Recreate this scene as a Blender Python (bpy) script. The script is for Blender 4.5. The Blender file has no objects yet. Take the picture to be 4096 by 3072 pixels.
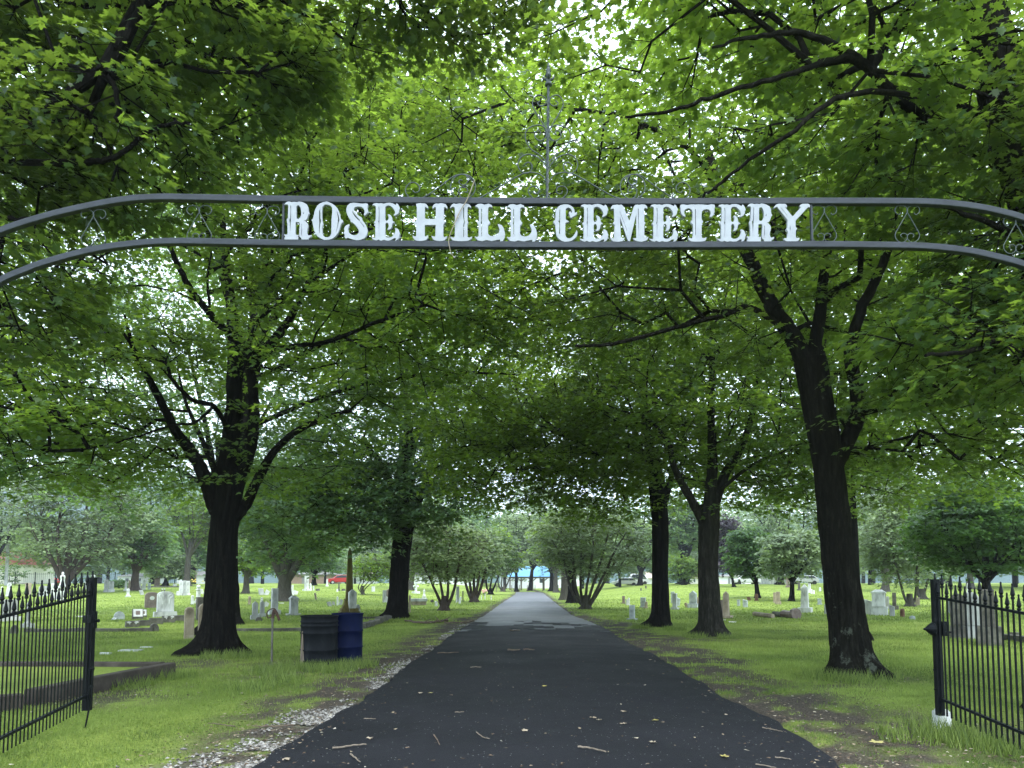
import bpy, math, random
import numpy as np
from mathutils import Vector, Matrix

# ------------------------------------------------------------ camera, world, sun, exposure
S = bpy.context.scene
COL = S.collection
F, PITCH, PPR, EYE = 740.0, math.radians(4.0), 531.0, 1.5
cd = bpy.data.cameras.new('camera'); cam = bpy.data.objects.new('camera', cd); COL.objects.link(cam)
cd.sensor_width = 36; cd.lens = F / 1024 * 36; cd.shift_y = (PPR - 384) / 1024
cd.clip_start = 0.05; cd.clip_end = 4000
cam.location = (0, 0, EYE); cam.rotation_euler = (math.radians(90) + PITCH, 0, 0)
S.camera = cam
S.view_settings.view_transform = 'Standard'; S.view_settings.look = 'None'
S.view_settings.gamma = 1; S.view_settings.exposure = 1.22
SUN_EL, SUN_AZ = math.radians(66), math.radians(165)      # azimuth measured from +Y towards +X
w = bpy.data.worlds.new('World'); S.world = w; w.use_nodes = True
nt = w.node_tree; nt.nodes.clear()
out = nt.nodes.new('ShaderNodeOutputWorld'); bg1 = nt.nodes.new('ShaderNodeBackground'); bg2 = nt.nodes.new('ShaderNodeBackground')
mx = nt.nodes.new('ShaderNodeMixShader'); sky = nt.nodes.new('ShaderNodeTexSky'); sky.sky_type = 'NISHITA'; sky.sun_disc = False
sky.sun_elevation = SUN_EL; sky.sun_rotation = SUN_AZ
tc = nt.nodes.new('ShaderNodeTexCoord'); nz = nt.nodes.new('ShaderNodeTexNoise'); nz.inputs['Scale'].default_value = 2.2; nz.inputs['Detail'].default_value = 6
rp = nt.nodes.new('ShaderNodeValToRGB'); rp.color_ramp.elements[0].position = .3; rp.color_ramp.elements[0].color = (.55, .55, .55, 1)
rp.color_ramp.elements[1].position = .6; rp.color_ramp.elements[1].color = (1, 1, 1, 1)
bg1.inputs[1].default_value = 0.11
bg2.inputs[0].default_value = (.74, .88, 1.0, 1); bg2.inputs[1].default_value = 1.7
nt.links.new(sky.outputs[0], bg1.inputs[0]); nt.links.new(tc.outputs['Generated'], nz.inputs['Vector'])
nt.links.new(nz.outputs[0], rp.inputs[0]); nt.links.new(rp.outputs[0], mx.inputs[0])
nt.links.new(bg1.outputs[0], mx.inputs[1]); nt.links.new(bg2.outputs[0], mx.inputs[2]); nt.links.new(mx.outputs[0], out.inputs[0])
sd = bpy.data.lights.new('sun', 'SUN'); sd.energy = 1.4; sd.angle = math.radians(35); sd.color = (1, .95, .86)
sun = bpy.data.objects.new('sun', sd); COL.objects.link(sun)
sun.rotation_euler = (math.radians(90) - SUN_EL, 0, math.pi - SUN_AZ)
sun.location = (0, 0, 60)
cy = S.cycles
cy.max_bounces = 7; cy.diffuse_bounces = 4; cy.glossy_bounces = 2; cy.transmission_bounces = 4; cy.volume_bounces = 0
cy.transparent_max_bounces = 4; cy.caustics_reflective = False; cy.caustics_refractive = False

# ------------------------------------------------------------ photo pixel (4096 x 3072) -> world
CT, ST = math.cos(PITCH), math.sin(PITCH)
def P(sx, sy, Y):
    u = (sx / 4 - 512) / F; v = (PPR - sy / 4) / F; d = CT - v * ST
    return Vector((Y * u / d, Y, EYE + Y * (ST + v * CT) / d))
def sstep(a, b, x):
    t = np.clip((x - a) / (b - a), 0, 1); return t * t * (3 - 2 * t)
def H(x, y):
    x = np.asarray(x, float); y = np.asarray(y, float)
    dx = np.abs(x - (.03 * y))
    side = sstep(4.5, 20, dx)
    far = sstep(38, 115, y)
    return far * side * 1.28 + .05 * np.sin(x * .35 + 1) * np.sin(y * .3) * sstep(3.2, 6, dx) * sstep(9, 14, y)
def G(sx, sy):
    Y = 30.0
    lo, hi = 2.0, 220.0
    for _ in range(50):
        Y = (lo + hi) / 2; p = P(sx, sy, Y)
        if p.z > float(H(p.x, p.y)): lo = Y
        else: hi = Y
    p = P(sx, sy, Y); p.z = float(H(p.x, p.y)); return p
def PX(n, Y): return n / 4 * Y / F            # n photo pixels at depth Y, in metres

# ------------------------------------------------------------ helpers
rng = np.random.default_rng(7); random.seed(7)
def tag(o, label=None, cat=None, group=None, kind=None):
    if label: o['label'] = label
    if cat: o['category'] = cat
    if group: o['group'] = group
    if kind: o['kind'] = kind
    return o
def empty(name, loc, label=None, cat=None, group=None, rz=0):
    o = bpy.data.objects.new(name, None); COL.objects.link(o); o.location = loc; o.rotation_euler = (0, 0, rz)
    o.empty_display_size = .2
    return tag(o, label, cat, group)
def np_mesh(name, V, faces, mat=None, attr=None, smooth=False):
    V = np.asarray(V, np.float32); me = bpy.data.meshes.new(name)
    fl = [np.asarray(f, np.int32) for f in faces if len(f)]
    me.vertices.add(len(V)); me.vertices.foreach_set('co', V.ravel())
    nl = sum(f.size for f in fl); me.loops.add(nl)
    me.loops.foreach_set('vertex_index', np.concatenate([f.ravel() for f in fl]))
    tot = np.concatenate([np.full(len(f), f.shape[1], np.int32) for f in fl])
    me.polygons.add(len(tot)); st = np.concatenate([[0], np.cumsum(tot)[:-1]]).astype(np.int32)
    me.polygons.foreach_set('loop_start', st)
    try: me.polygons.foreach_set('loop_total', tot)
    except Exception: pass
    me.polygons.foreach_set('use_smooth', np.full(len(tot), bool(smooth)))
    if attr is not None:
        for k, a in attr.items():
            at = me.attributes.new(k, 'FLOAT', 'POINT'); at.data.foreach_set('value', np.asarray(a, np.float32))
    me.update(calc_edges=True)
    if mat: me.materials.append(mat)
    return me
def link(name, me, parent=None, loc=None):
    o = bpy.data.objects.new(name, me); COL.objects.link(o)
    if parent is not None: o.parent = parent
    if loc is not None: o.location = loc
    return o
class MB:
    def __init__(s): s.v = []; s.q = []; s.t = []; s.n = 0; s.poly = []
    def add(s, V, Q=(), T=()):
        V = np.asarray(V, float).reshape(-1, 3); s.v.append(V)
        if len(Q): s.q.append(np.asarray(Q, int).reshape(-1, 4) + s.n)
        if len(T): s.t.append(np.asarray(T, int).reshape(-1, 3) + s.n)
        s.n += len(V)
    def box(s, x0, x1, y0, y1, z0, z1, taper=1.0, M=None):
        cx, cyy = (x0 + x1) / 2, (y0 + y1) / 2
        V = [(x, y, z0) for x, y in ((x0, y0), (x1, y0), (x1, y1), (x0, y1))]
        V += [(cx + (x - cx) * taper, cyy + (y - cyy) * taper, z1) for x, y in ((x0, y0), (x1, y0), (x1, y1), (x0, y1))]
        if M is not None: V = [tuple(M @ Vector(p)) for p in V]
        s.add(V, [(3, 2, 1, 0), (4, 5, 6, 7), (0, 1, 5, 4), (1, 2, 6, 5), (2, 3, 7, 6), (3, 0, 4, 7)])
    def tube(s, pts, rad, n=6, cap=True):
        pts = np.asarray([tuple(p) for p in pts], float); m = len(pts)
        rad = np.broadcast_to(np.asarray(rad, float), (m,))
        tg = np.gradient(pts, axis=0); tg /= np.linalg.norm(tg, axis=1)[:, None] + 1e-9
        ref = np.array([0, 0, 1.]) if abs(tg[0][2]) < .9 else np.array([1., 0, 0])
        u = np.cross(tg[0], ref); u /= np.linalg.norm(u); V = []
        for i in range(m):
            u = u - tg[i] * np.dot(u, tg[i]); u /= np.linalg.norm(u) + 1e-9; vv = np.cross(tg[i], u)
            a = np.arange(n) * 2 * math.pi / n
            V.append(pts[i] + rad[i] * (np.cos(a)[:, None] * u + np.sin(a)[:, None] * vv))
        V = np.concatenate(V); Q = []
        for i in range(m - 1):
            for k in range(n):
                k2 = (k + 1) % n; Q.append((i * n + k, i * n + k2, (i + 1) * n + k2, (i + 1) * n + k))
        T = []
        if cap:
            V = np.vstack([V, pts[0], pts[-1]]); c0 = m * n; c1 = c0 + 1
            for k in range(n):
                k2 = (k + 1) % n; T.append((c0, k2, k)); T.append((c1, (m - 1) * n + k, (m - 1) * n + k2))
        s.add(V, Q, T)
    def lathe(s, prof, n=16, c=(0, 0, 0)):
        a = np.arange(n) * 2 * math.pi / n; V = []
        for r, z in prof: V.append(np.stack([c[0] + r * np.cos(a), c[1] + r * np.sin(a), np.full(n, c[2] + z)], 1))
        V = np.concatenate(V); Q = []
        for i in range(len(prof) - 1):
            for k in range(n):
                k2 = (k + 1) % n; Q.append((i * n + k, i * n + k2, (i + 1) * n + k2, (i + 1) * n + k))
        s.add(V, Q)
    def prism(s, outl, y0, y1, bev=0.0, M=None):
        """outline in x,z (ccw), extruded along y; bevel shrinks both end faces"""
        o = np.asarray(outl, float); n = len(o); c = (o.min(0) + o.max(0)) / 2; ext = (o.max(0) - o.min(0)) / 2 + 1e-6
        ins = c + (o - c) * (1 - bev / ext)
        rings = [(ins, y0), (o, y0 + bev), (o, y1 - bev), (ins, y1)] if bev > 0 else [(o, y0), (o, y1)]
        V = np.concatenate([np.stack([r[:, 0], np.full(n, y), r[:, 1]], 1) for r, y in rings])
        if M is not None: V = np.array([tuple(M @ Vector(p)) for p in V])
        base = s.n; s.v.append(V); s.n += len(V)
        for i in range(len(rings) - 1):
            for k in range(n):
                k2 = (k + 1) % n; s.q.append(np.array([[base + i * n + k, base + i * n + k2, base + (i + 1) * n + k2, base + (i + 1) * n + k]]))
        s.poly.append([base + k for k in range(n)][::1]); s.poly.append([base + (len(rings) - 1) * n + k for k in range(n)][::-1])
    def build(s, name, mat, parent=None, loc=None, smooth=False):
        V = np.concatenate(s.v); fs = []
        if s.q: fs.append(np.concatenate(s.q))
        if s.t: fs.append(np.concatenate(s.t))
        for p in s.poly: fs.append(np.array([p]))
        o = link(name, np_mesh(name, V, fs, mat, smooth=smooth), parent, loc)
        return o
def smooth_path(pts, k=6):
    p = np.asarray([tuple(q) for q in pts], float); n = len(p)
    if n < 3: return p
    e = np.vstack([2 * p[0] - p[1], p, 2 * p[-1] - p[-2]]); o = []
    for i in range(n - 1):
        a, b, c, d = e[i:i + 4]
        for t in np.arange(k) / k:
            o.append(.5 * ((2 * b) + (c - a) * t + (2 * a - 5 * b + 4 * c - d) * t * t + (3 * b - a - 3 * c + d) * t ** 3))
    o.append(p[-1]); return np.array(o)
def vnoise(x, y, s=0):
    xi = np.floor(x).astype(np.int64); yi = np.floor(y).astype(np.int64); fx = x - xi; fy = y - yi
    fx = fx * fx * (3 - 2 * fx); fy = fy * fy * (3 - 2 * fy)
    def h(a, b):
        n = (a * 374761393 + b * 668265263 + s * 974634777) & 0x7fffffff
        n = ((n ^ (n >> 13)) * 1274126177) & 0x7fffffff
        return ((n ^ (n >> 16)) & 0xffff) / 65535.0
    return (h(xi, yi) * (1 - fx) + h(xi + 1, yi) * fx) * (1 - fy) + (h(xi, yi + 1) * (1 - fx) + h(xi + 1, yi + 1) * fx) * fy
def fbm(x, y, s=0):
    return vnoise(x, y, s) * .5 + vnoise(x * 2.1, y * 2.1, s + 1) * .27 + vnoise(x * 4.3, y * 4.3, s + 2) * .15 + vnoise(x * 9, y * 9, s + 3) * .08

# ------------------------------------------------------------ materials
def mat(name, col=(.5, .5, .5), rough=.8, spec=.3, metal=0):
    m = bpy.data.materials.new(name); m.use_nodes = True; b = m.node_tree.nodes['Principled BSDF']
    b.inputs['Base Color'].default_value = (*col, 1); b.inputs['Roughness'].default_value = rough
    b.inputs['Specular IOR Level'].default_value = spec; b.inputs['Metallic'].default_value = metal
    return m
def N(m, t, **kw):
    n = m.node_tree.nodes.new(t)
    for k, v in kw.items():
        if k in n.inputs: n.inputs[k].default_value = v
        else: setattr(n, k, v)
    return n
def L(m, a, b): m.node_tree.links.new(a, b)
def ramp(m, fac, stops):
    r = m.node_tree.nodes.new('ShaderNodeValToRGB'); e = r.color_ramp.elements
    while len(e) < len(stops): e.new(.5)
    for i, (p, c) in enumerate(stops): e[i].position = p; e[i].color = (*c, 1)
    L(m, fac, r.inputs[0]); return r.outputs[0]
def bsdf(m): return m.node_tree.nodes['Principled BSDF']
def coords(m, kind='Object', scale=(1, 1, 1)):
    t = N(m, 'ShaderNodeTexCoord'); mp = N(m, 'ShaderNodeMapping'); mp.inputs['Scale'].default_value = scale
    L(m, t.outputs[kind], mp.inputs[0]); return mp.outputs[0]
def noise(m, vec, scale, detail=5, rough=.6):
    n = N(m, 'ShaderNodeTexNoise', Scale=scale, Detail=detail, Roughness=rough); L(m, vec, n.inputs['Vector']); return n.outputs[0]
def bump(m, h, strength=.5, dist=.02):
    b = N(m, 'ShaderNodeBump', Strength=strength, Distance=dist); L(m, h, b.inputs['Height']); L(m, b.outputs[0], bsdf(m).inputs['Normal'])
def noisy(name, stops, scale=4, rough=.85, spec=.25, bstr=.5, bdist=.01, sc=(1, 1, 1), detail=7, metal=0, rnd=0.0):
    m = mat(name, (0, 0, 0), rough, spec, metal); v = coords(m, 'Object', sc); n = noise(m, v, scale, detail)
    c = ramp(m, n, stops)
    if rnd:
        oi = N(m, 'ShaderNodeObjectInfo'); hs = N(m, 'ShaderNodeHueSaturation'); mr = N(m, 'ShaderNodeMapRange')
        mr.inputs['To Min'].default_value = 1 - rnd; mr.inputs['To Max'].default_value = 1 + rnd
        L(m, oi.outputs['Random'], mr.inputs[0]); L(m, mr.outputs[0], hs.inputs['Value']); L(m, c, hs.inputs['Color']); c = hs.outputs[0]
    L(m, c, bsdf(m).inputs['Base Color'])
    if bstr: bump(m, noise(m, v, scale * 5, 6), bstr, bdist)
    return m
def leafmat(name, dark, mid, light, trans, tf=.5, rough=.45):
    m = bpy.data.materials.new(name); m.use_nodes = True; t = m.node_tree; t.nodes.clear()
    o = t.nodes.new('ShaderNodeOutputMaterial'); p = t.nodes.new('ShaderNodeBsdfPrincipled'); tr = t.nodes.new('ShaderNodeBsdfTranslucent')
    mx = t.nodes.new('ShaderNodeMixShader'); a = t.nodes.new('ShaderNodeAttribute'); a.attribute_name = 'tint'
    p.inputs['Roughness'].default_value = rough; p.inputs['Specular IOR Level'].default_value = .35
    c = ramp(m, a.outputs['Fac'], [(0, dark), (.5, mid), (1, light)])
    t.links.new(c, p.inputs['Base Color'])
    c2 = ramp(m, a.outputs['Fac'], [(0, tuple(k * .5 for k in trans)), (1, tuple(min(.8, k * 1.5) for k in trans))])
    t.links.new(c2, tr.inputs[0]); mx.inputs[0].default_value = tf
    t.links.new(p.outputs[0], mx.inputs[1]); t.links.new(tr.outputs[0], mx.inputs[2]); t.links.new(mx.outputs[0], o.inputs[0])
    return m
M = {}
M['leaf'] = leafmat('maple_leaves', (.028, .062, .028), (.055, .108, .038), (.098, .160, .052), (.23, .35, .035), .52, .34)
M['leafblue'] = leafmat('bluish_maple_leaves', (.048, .10, .058), (.080, .145, .075), (.13, .21, .10), (.23, .37, .06), .42, .36)
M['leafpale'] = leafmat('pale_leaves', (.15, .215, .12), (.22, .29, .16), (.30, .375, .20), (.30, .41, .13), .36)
M['leafyel'] = leafmat('yellow_green_leaves', (.07, .14, .022), (.105, .185, .03), (.15, .24, .038), (.27, .40, .035), .52)
M['leafdark'] = leafmat('dark_leaves', (.04, .092, .034), (.068, .14, .046), (.11, .20, .062), (.15, .28, .035), .4)
M['leafpurple'] = leafmat('purple_leaves', (.035, .03, .04), (.05, .04, .055), (.07, .055, .07), (.09, .05, .07), .3)
def bark(name, c0, c1, c2, lichen=None):
    m = mat(name, (0, 0, 0), .95, .02); v = coords(m, 'Object', (1, 1, .16)); n = noise(m, v, 16, 9, .8)
    c = ramp(m, n, [(.3, c0), (.52, c1), (.75, c2)])
    if lichen:
        v2 = coords(m, 'Object', (1, 1, .8)); n2 = noise(m, v2, 3.2, 9, .75); zz = N(m, 'ShaderNodeSeparateXYZ'); L(m, v2, zz.inputs[0]); mz = N(m, 'ShaderNodeMapRange'); mz.inputs['From Min'].default_value = .2; mz.inputs['From Max'].default_value = 2.2; mz.inputs['To Min'].default_value = .06; mz.inputs['To Max'].default_value = -.06
        L(m, zz.outputs[2], mz.inputs[0]); ad = N(m, 'ShaderNodeMath'); L(m, n2, ad.inputs[0]); L(m, mz.outputs[0], ad.inputs[1]); f = ramp(m, ad.outputs[0], [(.60, (0, 0, 0)), (.66, (1, 1, 1))])
        sx = N(m, 'ShaderNodeMix', data_type='RGBA'); L(m, f, sx.inputs[0]); L(m, c, sx.inputs[6]); sx.inputs[7].default_value = (*lichen, 1); c = sx.outputs[2]
    L(m, c, bsdf(m).inputs['Base Color']); bump(m, n, 1.0, .05); return m
M['bark'] = bark('dark_maple_bark', (.003, .003, .003), (.010, .0095, .009), (.04, .036, .03))
M['barklichen'] = bark('lichen_spotted_bark', (.004, .004, .0035), (.014, .0135, .011), (.045, .043, .034), (.085, .095, .075))
M['barkmid'] = bark('furrowed_grey_black_bark', (.006, .006, .005), (.028, .027, .023), (.09, .088, .075))
M['barkgrey'] = bark('grey_bark', (.03, .028, .024), (.085, .078, .066), (.15, .14, .12))
M['barkred'] = bark('reddish_grey_bark', (.035, .025, .022), (.09, .07, .062), (.16, .13, .12))
M['iron'] = noisy('black_iron', [(.3, (.004, .005, .006)), (.6, (.008, .010, .012)), (.8, (.03, .034, .037))], 14, .42, .12, .15, .002)
M['steel'] = noisy('dark_grey_painted_steel', [(.3, (.018, .022, .030)), (.7, (.036, .042, .055))], 6, .5, .3, .1, .001, (1, 1, 4))
M['scroll'] = noisy('weathered_green_grey_iron', [(.35, (.015, .025, .027)), (.7, (.06, .08, .08))], 30, .55, .5, .1, .001)
M['white'] = noisy('white_painted_cast_metal', [(.3, (.26, .275, .32)), (.6, (.33, .35, .395)), (.8, (.38, .40, .44))], 9, .45, .4, .15, .002)
M['marble'] = noisy('weathered_white_marble', [(.3, (.25, .26, .25)), (.46, (.58, .59, .58)), (.7, (.80, .81, .80))], 3.5, .7, .25, .4, .006, (1, 1, .4), rnd=.12)
M['granite'] = noisy('grey_granite', [(.3, (.18, .185, .18)), (.5, (.38, .39, .39)), (.75, (.56, .57, .57))], 3.5, .7, .25, .4, .006, (1, 1, .4), rnd=.15)
M['darkstone'] = noisy('dark_mossy_stone', [(.3, (.055, .052, .045)), (.55, (.12, .115, .10)), (.75, (.21, .20, .17))], 4, .9, .2, .7, .01, rnd=.15)
M['tan'] = noisy('tan_sandstone', [(.3, (.20, .16, .12)), (.55, (.36, .30, .23)), (.75, (.50, .44, .36))], 4, .85, .2, .5, .008, (1, 1, .5), rnd=.12)
M['brown'] = noisy('brown_granite', [(.3, (.13, .095, .085)), (.55, (.22, .17, .15)), (.75, (.31, .25, .22))], 5, .6, .3, .3, .004, rnd=.1)
M['moss'] = noisy('moss_stained_stone', [(.3, (.07, .055, .025)), (.5, (.15, .125, .04)), (.75, (.23, .20, .075))], 4, .9, .2, .6, .01, (1, 1, .3))
M['slate'] = noisy('blue_grey_stone', [(.3, (.17, .19, .20)), (.5, (.33, .37, .38)), (.75, (.50, .54, .55))], 4, .7, .25, .4, .006, rnd=.12)
M['rust'] = noisy('rusty_brown_stone', [(.3, (.09, .05, .035)), (.7, (.20, .115, .08))], 6, .9, .2, .5, .008)
M['conc'] = noisy('damp_brown_concrete', [(.3, (.035, .029, .025)), (.55, (.065, .054, .046)), (.8, (.115, .098, .082))], 3.5, .9, .2, .6, .012)
M['wood'] = noisy('weathered_wood', [(.3, (.11, .09, .07)), (.7, (.23, .19, .15))], 6, .85, .2, .4, .004, (6, 6, .6))
M['twig'] = noisy('dead_wood', [(.3, (.06, .045, .035)), (.7, (.17, .13, .10))], 12, .9, .2, .3, .003)
M['straw'] = noisy('dry_vine', [(.3, (.17, .14, .10)), (.7, (.30, .26, .20))], 12, .8, .2, .1, .001)

# ============================================================ SETTING
def path_at(pts, y):
    a = sorted(pts); return np.interp(y, [p[0] for p in a], [p[1] for p in a])
LPX = [(1011, 3072), (1233, 2933), (1383, 2839), (1511, 2767), (1622, 2667), (1745, 2589), (1811, 2539), (1895, 2487), (1956, 2450), (2000, 2417), (2061, 2378)]
RPX = [(3361, 3072), (3289, 3000), (3194, 2945), (3044, 2856), (2900, 2795), (2811, 2739), (2700, 2672), (2594, 2611), (2500, 2567), (2433, 2522), (2378, 2494), (2289, 2461), (2228, 2417), (2172, 2372)]
def flat(sx, sy):
    p = P(sx, sy, 1.0); t = EYE / (EYE - p.z); return (t, p.x * t)
LE = [flat(*p) for p in LPX]; RE = [flat(*p) for p in RPX]
LE = [(-14, LE[0][1] - .2)] + LE + [(118, LE[-1][1] + .3)]; RE = [(-14, RE[0][1] + .25)] + RE + [(118, RE[-1][1] - .1)]
def left_edge(y): return path_at(LE, y)
def right_edge(y): return path_at(RE, y)

def dirt_mask(x, y):
    dl = left_edge(y) - x; dr = x - right_edge(y); n = fbm(x * .9, y * .9, 3); n2 = fbm(x * 2.4, y * 2.4, 9)
    near = sstep(40, 26, y)
    m = np.maximum(sstep(1.0, .05, np.abs(dl) - (.25 + n * .9) * near) * (dl > -.6), 0)
    m = np.maximum(m, sstep(1.1, .0, np.abs(dr) - (.2 + n * 1.5) * near) * (dr > -.6))
    for cx, cyy, r in ((-5.9, 13.6, 1.5), (-3.9, 13.0, 2.0), (-5.3, 10.0, 1.5), (3.6, 20.5, 2.2), (5.2, 20.2, 1.4), (2.7, 12.0, 1.6), (4.4, 8.0, 1.5), (3.3, 9.0, 1.6), (5.4, 7.2, 1.5), (-6.5, 10.4, 1.3), (-3.4, 14.5, 1.5), (-4.5, 5.6, .8), (4.8, 11.2, 1.0), (6, 12, .8)):
        m = np.maximum(m, sstep(r, r * .2, np.hypot(x - cx, (y - cyy) * .8)) * .85)
    m = np.maximum(m, .95 * sstep(.95, .25, dl) * (dl > -.6) * sstep(20, 12, y) * sstep(.2, .45, n))
    m = m * sstep(.36, .60, fbm(x * 3.1, y * 3.1, 9) * .75 + fbm(x * 11, y * 11, 19) * .25 + .10 * m)
    return np.clip(m, 0, 1)
def gravel_mask(x, y):
    dl = left_edge(y) - x; dr = x - right_edge(y); n = fbm(x * 1.3, y * 1.3, 21)
    n3 = fbm(x * 2.6, y * 2.6, 27)
    a = sstep(1.35, .5, dl) * (dl > -.1) * sstep(7.2, 5.6, y) * sstep(.36, .5, n3)
    b = sstep(.34, .08, dl) * (dl > -.1) * sstep(34, 20, y) * sstep(.46, .6, n3)
    c = sstep(.8, .25, np.hypot(x - right_edge(y) - .62, (y - 5.4) * .9)) * sstep(.36, .5, n3)
    d = sstep(.75, .15, dl) * (dl > -.1) * sstep(16, 8, y) * sstep(.46, .56, n)
    return np.clip(np.maximum.reduce([a, b * .8, c, d * .7]), 0, 1)

# ground sheet
xs = np.concatenate([-np.geomspace(20, 900, 46)[::-1], np.arange(-19.8, 19.9, .16), np.geomspace(20, 900, 46)])
ys = np.concatenate([np.linspace(-80, 2, 22), np.arange(2.2, 34, .18), np.geomspace(34, 900, 100)])
X, Y_ = np.meshgrid(xs, ys); x = X.ravel(); y = Y_.ravel()
dm = dirt_mask(x, y); gm = gravel_mask(x, y)
onroad = (x > left_edge(y) - .02) & (x < right_edge(y) + .02) & (y < 118)
z = H(x, y) + (fbm(x * 1.7, y * 1.7, 5) - .5) * .05 * (~onroad) - .02 * onroad - .012
nx, ny = len(xs), len(ys); i = np.arange(nx * ny).reshape(ny, nx)
Q = np.stack([i[:-1, :-1].ravel(), i[:-1, 1:].ravel(), i[1:, 1:].ravel(), i[1:, :-1].ravel()], 1)
m = mat('grass_ground', (0, 0, 0), .95, .1)
v = coords(m); n1 = noise(m, v, .55, 10, .7); n2 = noise(m, v, 30, 6, .75)
g = ramp(m, n1, [(.3, (.12, .165, .04)), (.5, (.215, .285, .06)), (.7, (.31, .375, .09))])
g2 = ramp(m, n2, [(.3, (.55, .55, .5)), (.7, (1.25, 1.25, 1.2))])
mg = N(m, 'ShaderNodeMix', data_type='RGBA', blend_type='MULTIPLY'); mg.inputs[0].default_value = 1; L(m, g, mg.inputs[6]); L(m, g2, mg.inputs[7])
dcol = ramp(m, noise(m, v, 45, 8, .8), [(.32, (.022, .018, .015)), (.5, (.062, .052, .043)), (.68, (.17, .15, .125))])
at = N(m, 'ShaderNodeAttribute'); at.attribute_name = 'dirt'
md = N(m, 'ShaderNodeMix', data_type='RGBA'); L(m, at.outputs['Fac'], md.inputs[0]); L(m, mg.outputs[2], md.inputs[6]); L(m, dcol, md.inputs[7])
vo = N(m, 'ShaderNodeTexVoronoi', Scale=34.0); L(m, v, vo.inputs['Vector'])
gcol = ramp(m, vo.outputs['Color'], [(.2, (.09, .08, .075)), (.5, (.20, .19, .18)), (.85, (.38, .37, .355))])
ag = N(m, 'ShaderNodeAttribute'); ag.attribute_name = 'gravel'
mgv = N(m, 'ShaderNodeMix', data_type='RGBA'); L(m, ag.outputs['Fac'], mgv.inputs[0]); L(m, md.outputs[2], mgv.inputs[6]); L(m, gcol, mgv.inputs[7])
L(m, mgv.outputs[2], bsdf(m).inputs['Base Color']); bump(m, n2, .8, .03)
M['ground'] = m
go = link('ground', np_mesh('ground', np.stack([x, y, z], 1), [Q], m, {'dirt': np.maximum(dm, gm), 'gravel': gm * .45}, smooth=True)); tag(go, kind='structure')

# road (new black asphalt in front, older grey asphalt beyond)
def road(name, y0, y1, z0, material, ragged=None):
    ysr = np.concatenate([np.arange(y0, min(y1, 30), .12), np.arange(30, y1, 1.0), [y1]]) if y0 < 30 else np.arange(y0, y1, .5)
    ysr = np.unique(ysr); V = []; nx = 14
    for yy in ysr:
        a = left_edge(yy) + (fbm(np.array([yy * 2.2]), np.array([1.0]), 31)[0] - .5) * .16
        b = right_edge(yy) + (fbm(np.array([yy * 2.2]), np.array([7.0]), 33)[0] - .5) * .16
        for k in range(nx + 1):
            t = k / nx; xx = a + (b - a) * t; crown = .05 * (1 - (2 * t - 1) ** 2)
            V.append((xx, yy, z0 + crown))
        V.append((b + .05, yy, -.05)); V.append((a - .05, yy, -.05))
    V = np.array(V); n = nx + 3; Q = []
    for r in range(len(ysr) - 1):
        for k in range(nx): Q.append((r * n + k, r * n + k + 1, (r + 1) * n + k + 1, (r + 1) * n + k))
        Q.append((r * n + nx, r * n + nx + 1, (r + 1) * n + nx + 1, (r + 1) * n + nx))
        Q.append((r * n + nx + 2, r * n, (r + 1) * n, (r + 1) * n + nx + 2))
    if ragged:
        Q = [q for q in Q if V[q[0], 1] < y1 - ragged or fbm(np.array([V[q[0], 0] * 1.3]), np.array([V[q[0], 1] * .9]), 8)[0] > .25 + .45 * (V[q[0], 1] - y1 + ragged) / ragged]
        last = np.abs(V[:, 1] - ysr[-1]) < 1e-6; V[last, 1] += (fbm(V[last, 0] * 2, V[last, 0] * 0, 5) - .5) * ragged
        V[last, 2] -= .008
    o = link(name, np_mesh(name, V, [Q], material, smooth=False)); tag(o, kind='structure'); return o
def asphalt(name, c0, c1, c2, rough, spec, wet=0):
    m = mat(name, (0, 0, 0), rough, spec); v = coords(m); n = noise(m, v, 90, 4, .8); n2 = noise(m, v, .6, 6)
    c = ramp(m, n, [(.35, c0), (.6, c1), (.78, c2)])
    k = ramp(m, n2, [(.3, (.8, .8, .8)), (.7, (1.25, 1.25, 1.22))]); x_ = N(m, 'ShaderNodeMix', data_type='RGBA', blend_type='MULTIPLY'); x_.inputs[0].default_value = 1
    L(m, c, x_.inputs[6]); L(m, k, x_.inputs[7]); L(m, x_.outputs[2], bsdf(m).inputs['Base Color'])
    vo = N(m, 'ShaderNodeTexVoronoi', Scale=22.0); L(m, v, vo.inputs['Vector']); lt = N(m, 'ShaderNodeMath', operation='LESS_THAN'); L(m, vo.outputs['Distance'], lt.inputs[0]); lt.inputs[1].default_value = .11
    sp = N(m, 'ShaderNodeSeparateColor'); L(m, vo.outputs['Color'], sp.inputs[0]); gt = N(m, 'ShaderNodeMath', operation='GREATER_THAN'); L(m, sp.outputs[0], gt.inputs[0]); gt.inputs[1].default_value = .62
    ml = N(m, 'ShaderNodeMath', operation='MULTIPLY'); L(m, lt.outputs[0], ml.inputs[0]); L(m, gt.outputs[0], ml.inputs[1]); dx_ = N(m, 'ShaderNodeMix', data_type='RGBA'); L(m, ml.outputs[0], dx_.inputs[0]); L(m, x_.outputs[2], dx_.inputs[6]); dx_.inputs[7].default_value = (.30, .30, .30, 1); L(m, dx_.outputs[2], bsdf(m).inputs['Base Color'])
    rr = ramp(m, n2, [(.35, (rough - .1,) * 3), (.65, (rough + .08,) * 3)]); L(m, rr, bsdf(m).inputs['Roughness'])
    bump(m, n, .6, .006); return m
M['asphalt_new'] = asphalt('new_black_asphalt', (.009, .0095, .012), (.018, .019, .024), (.09, .09, .10), .7, .08)
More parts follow.
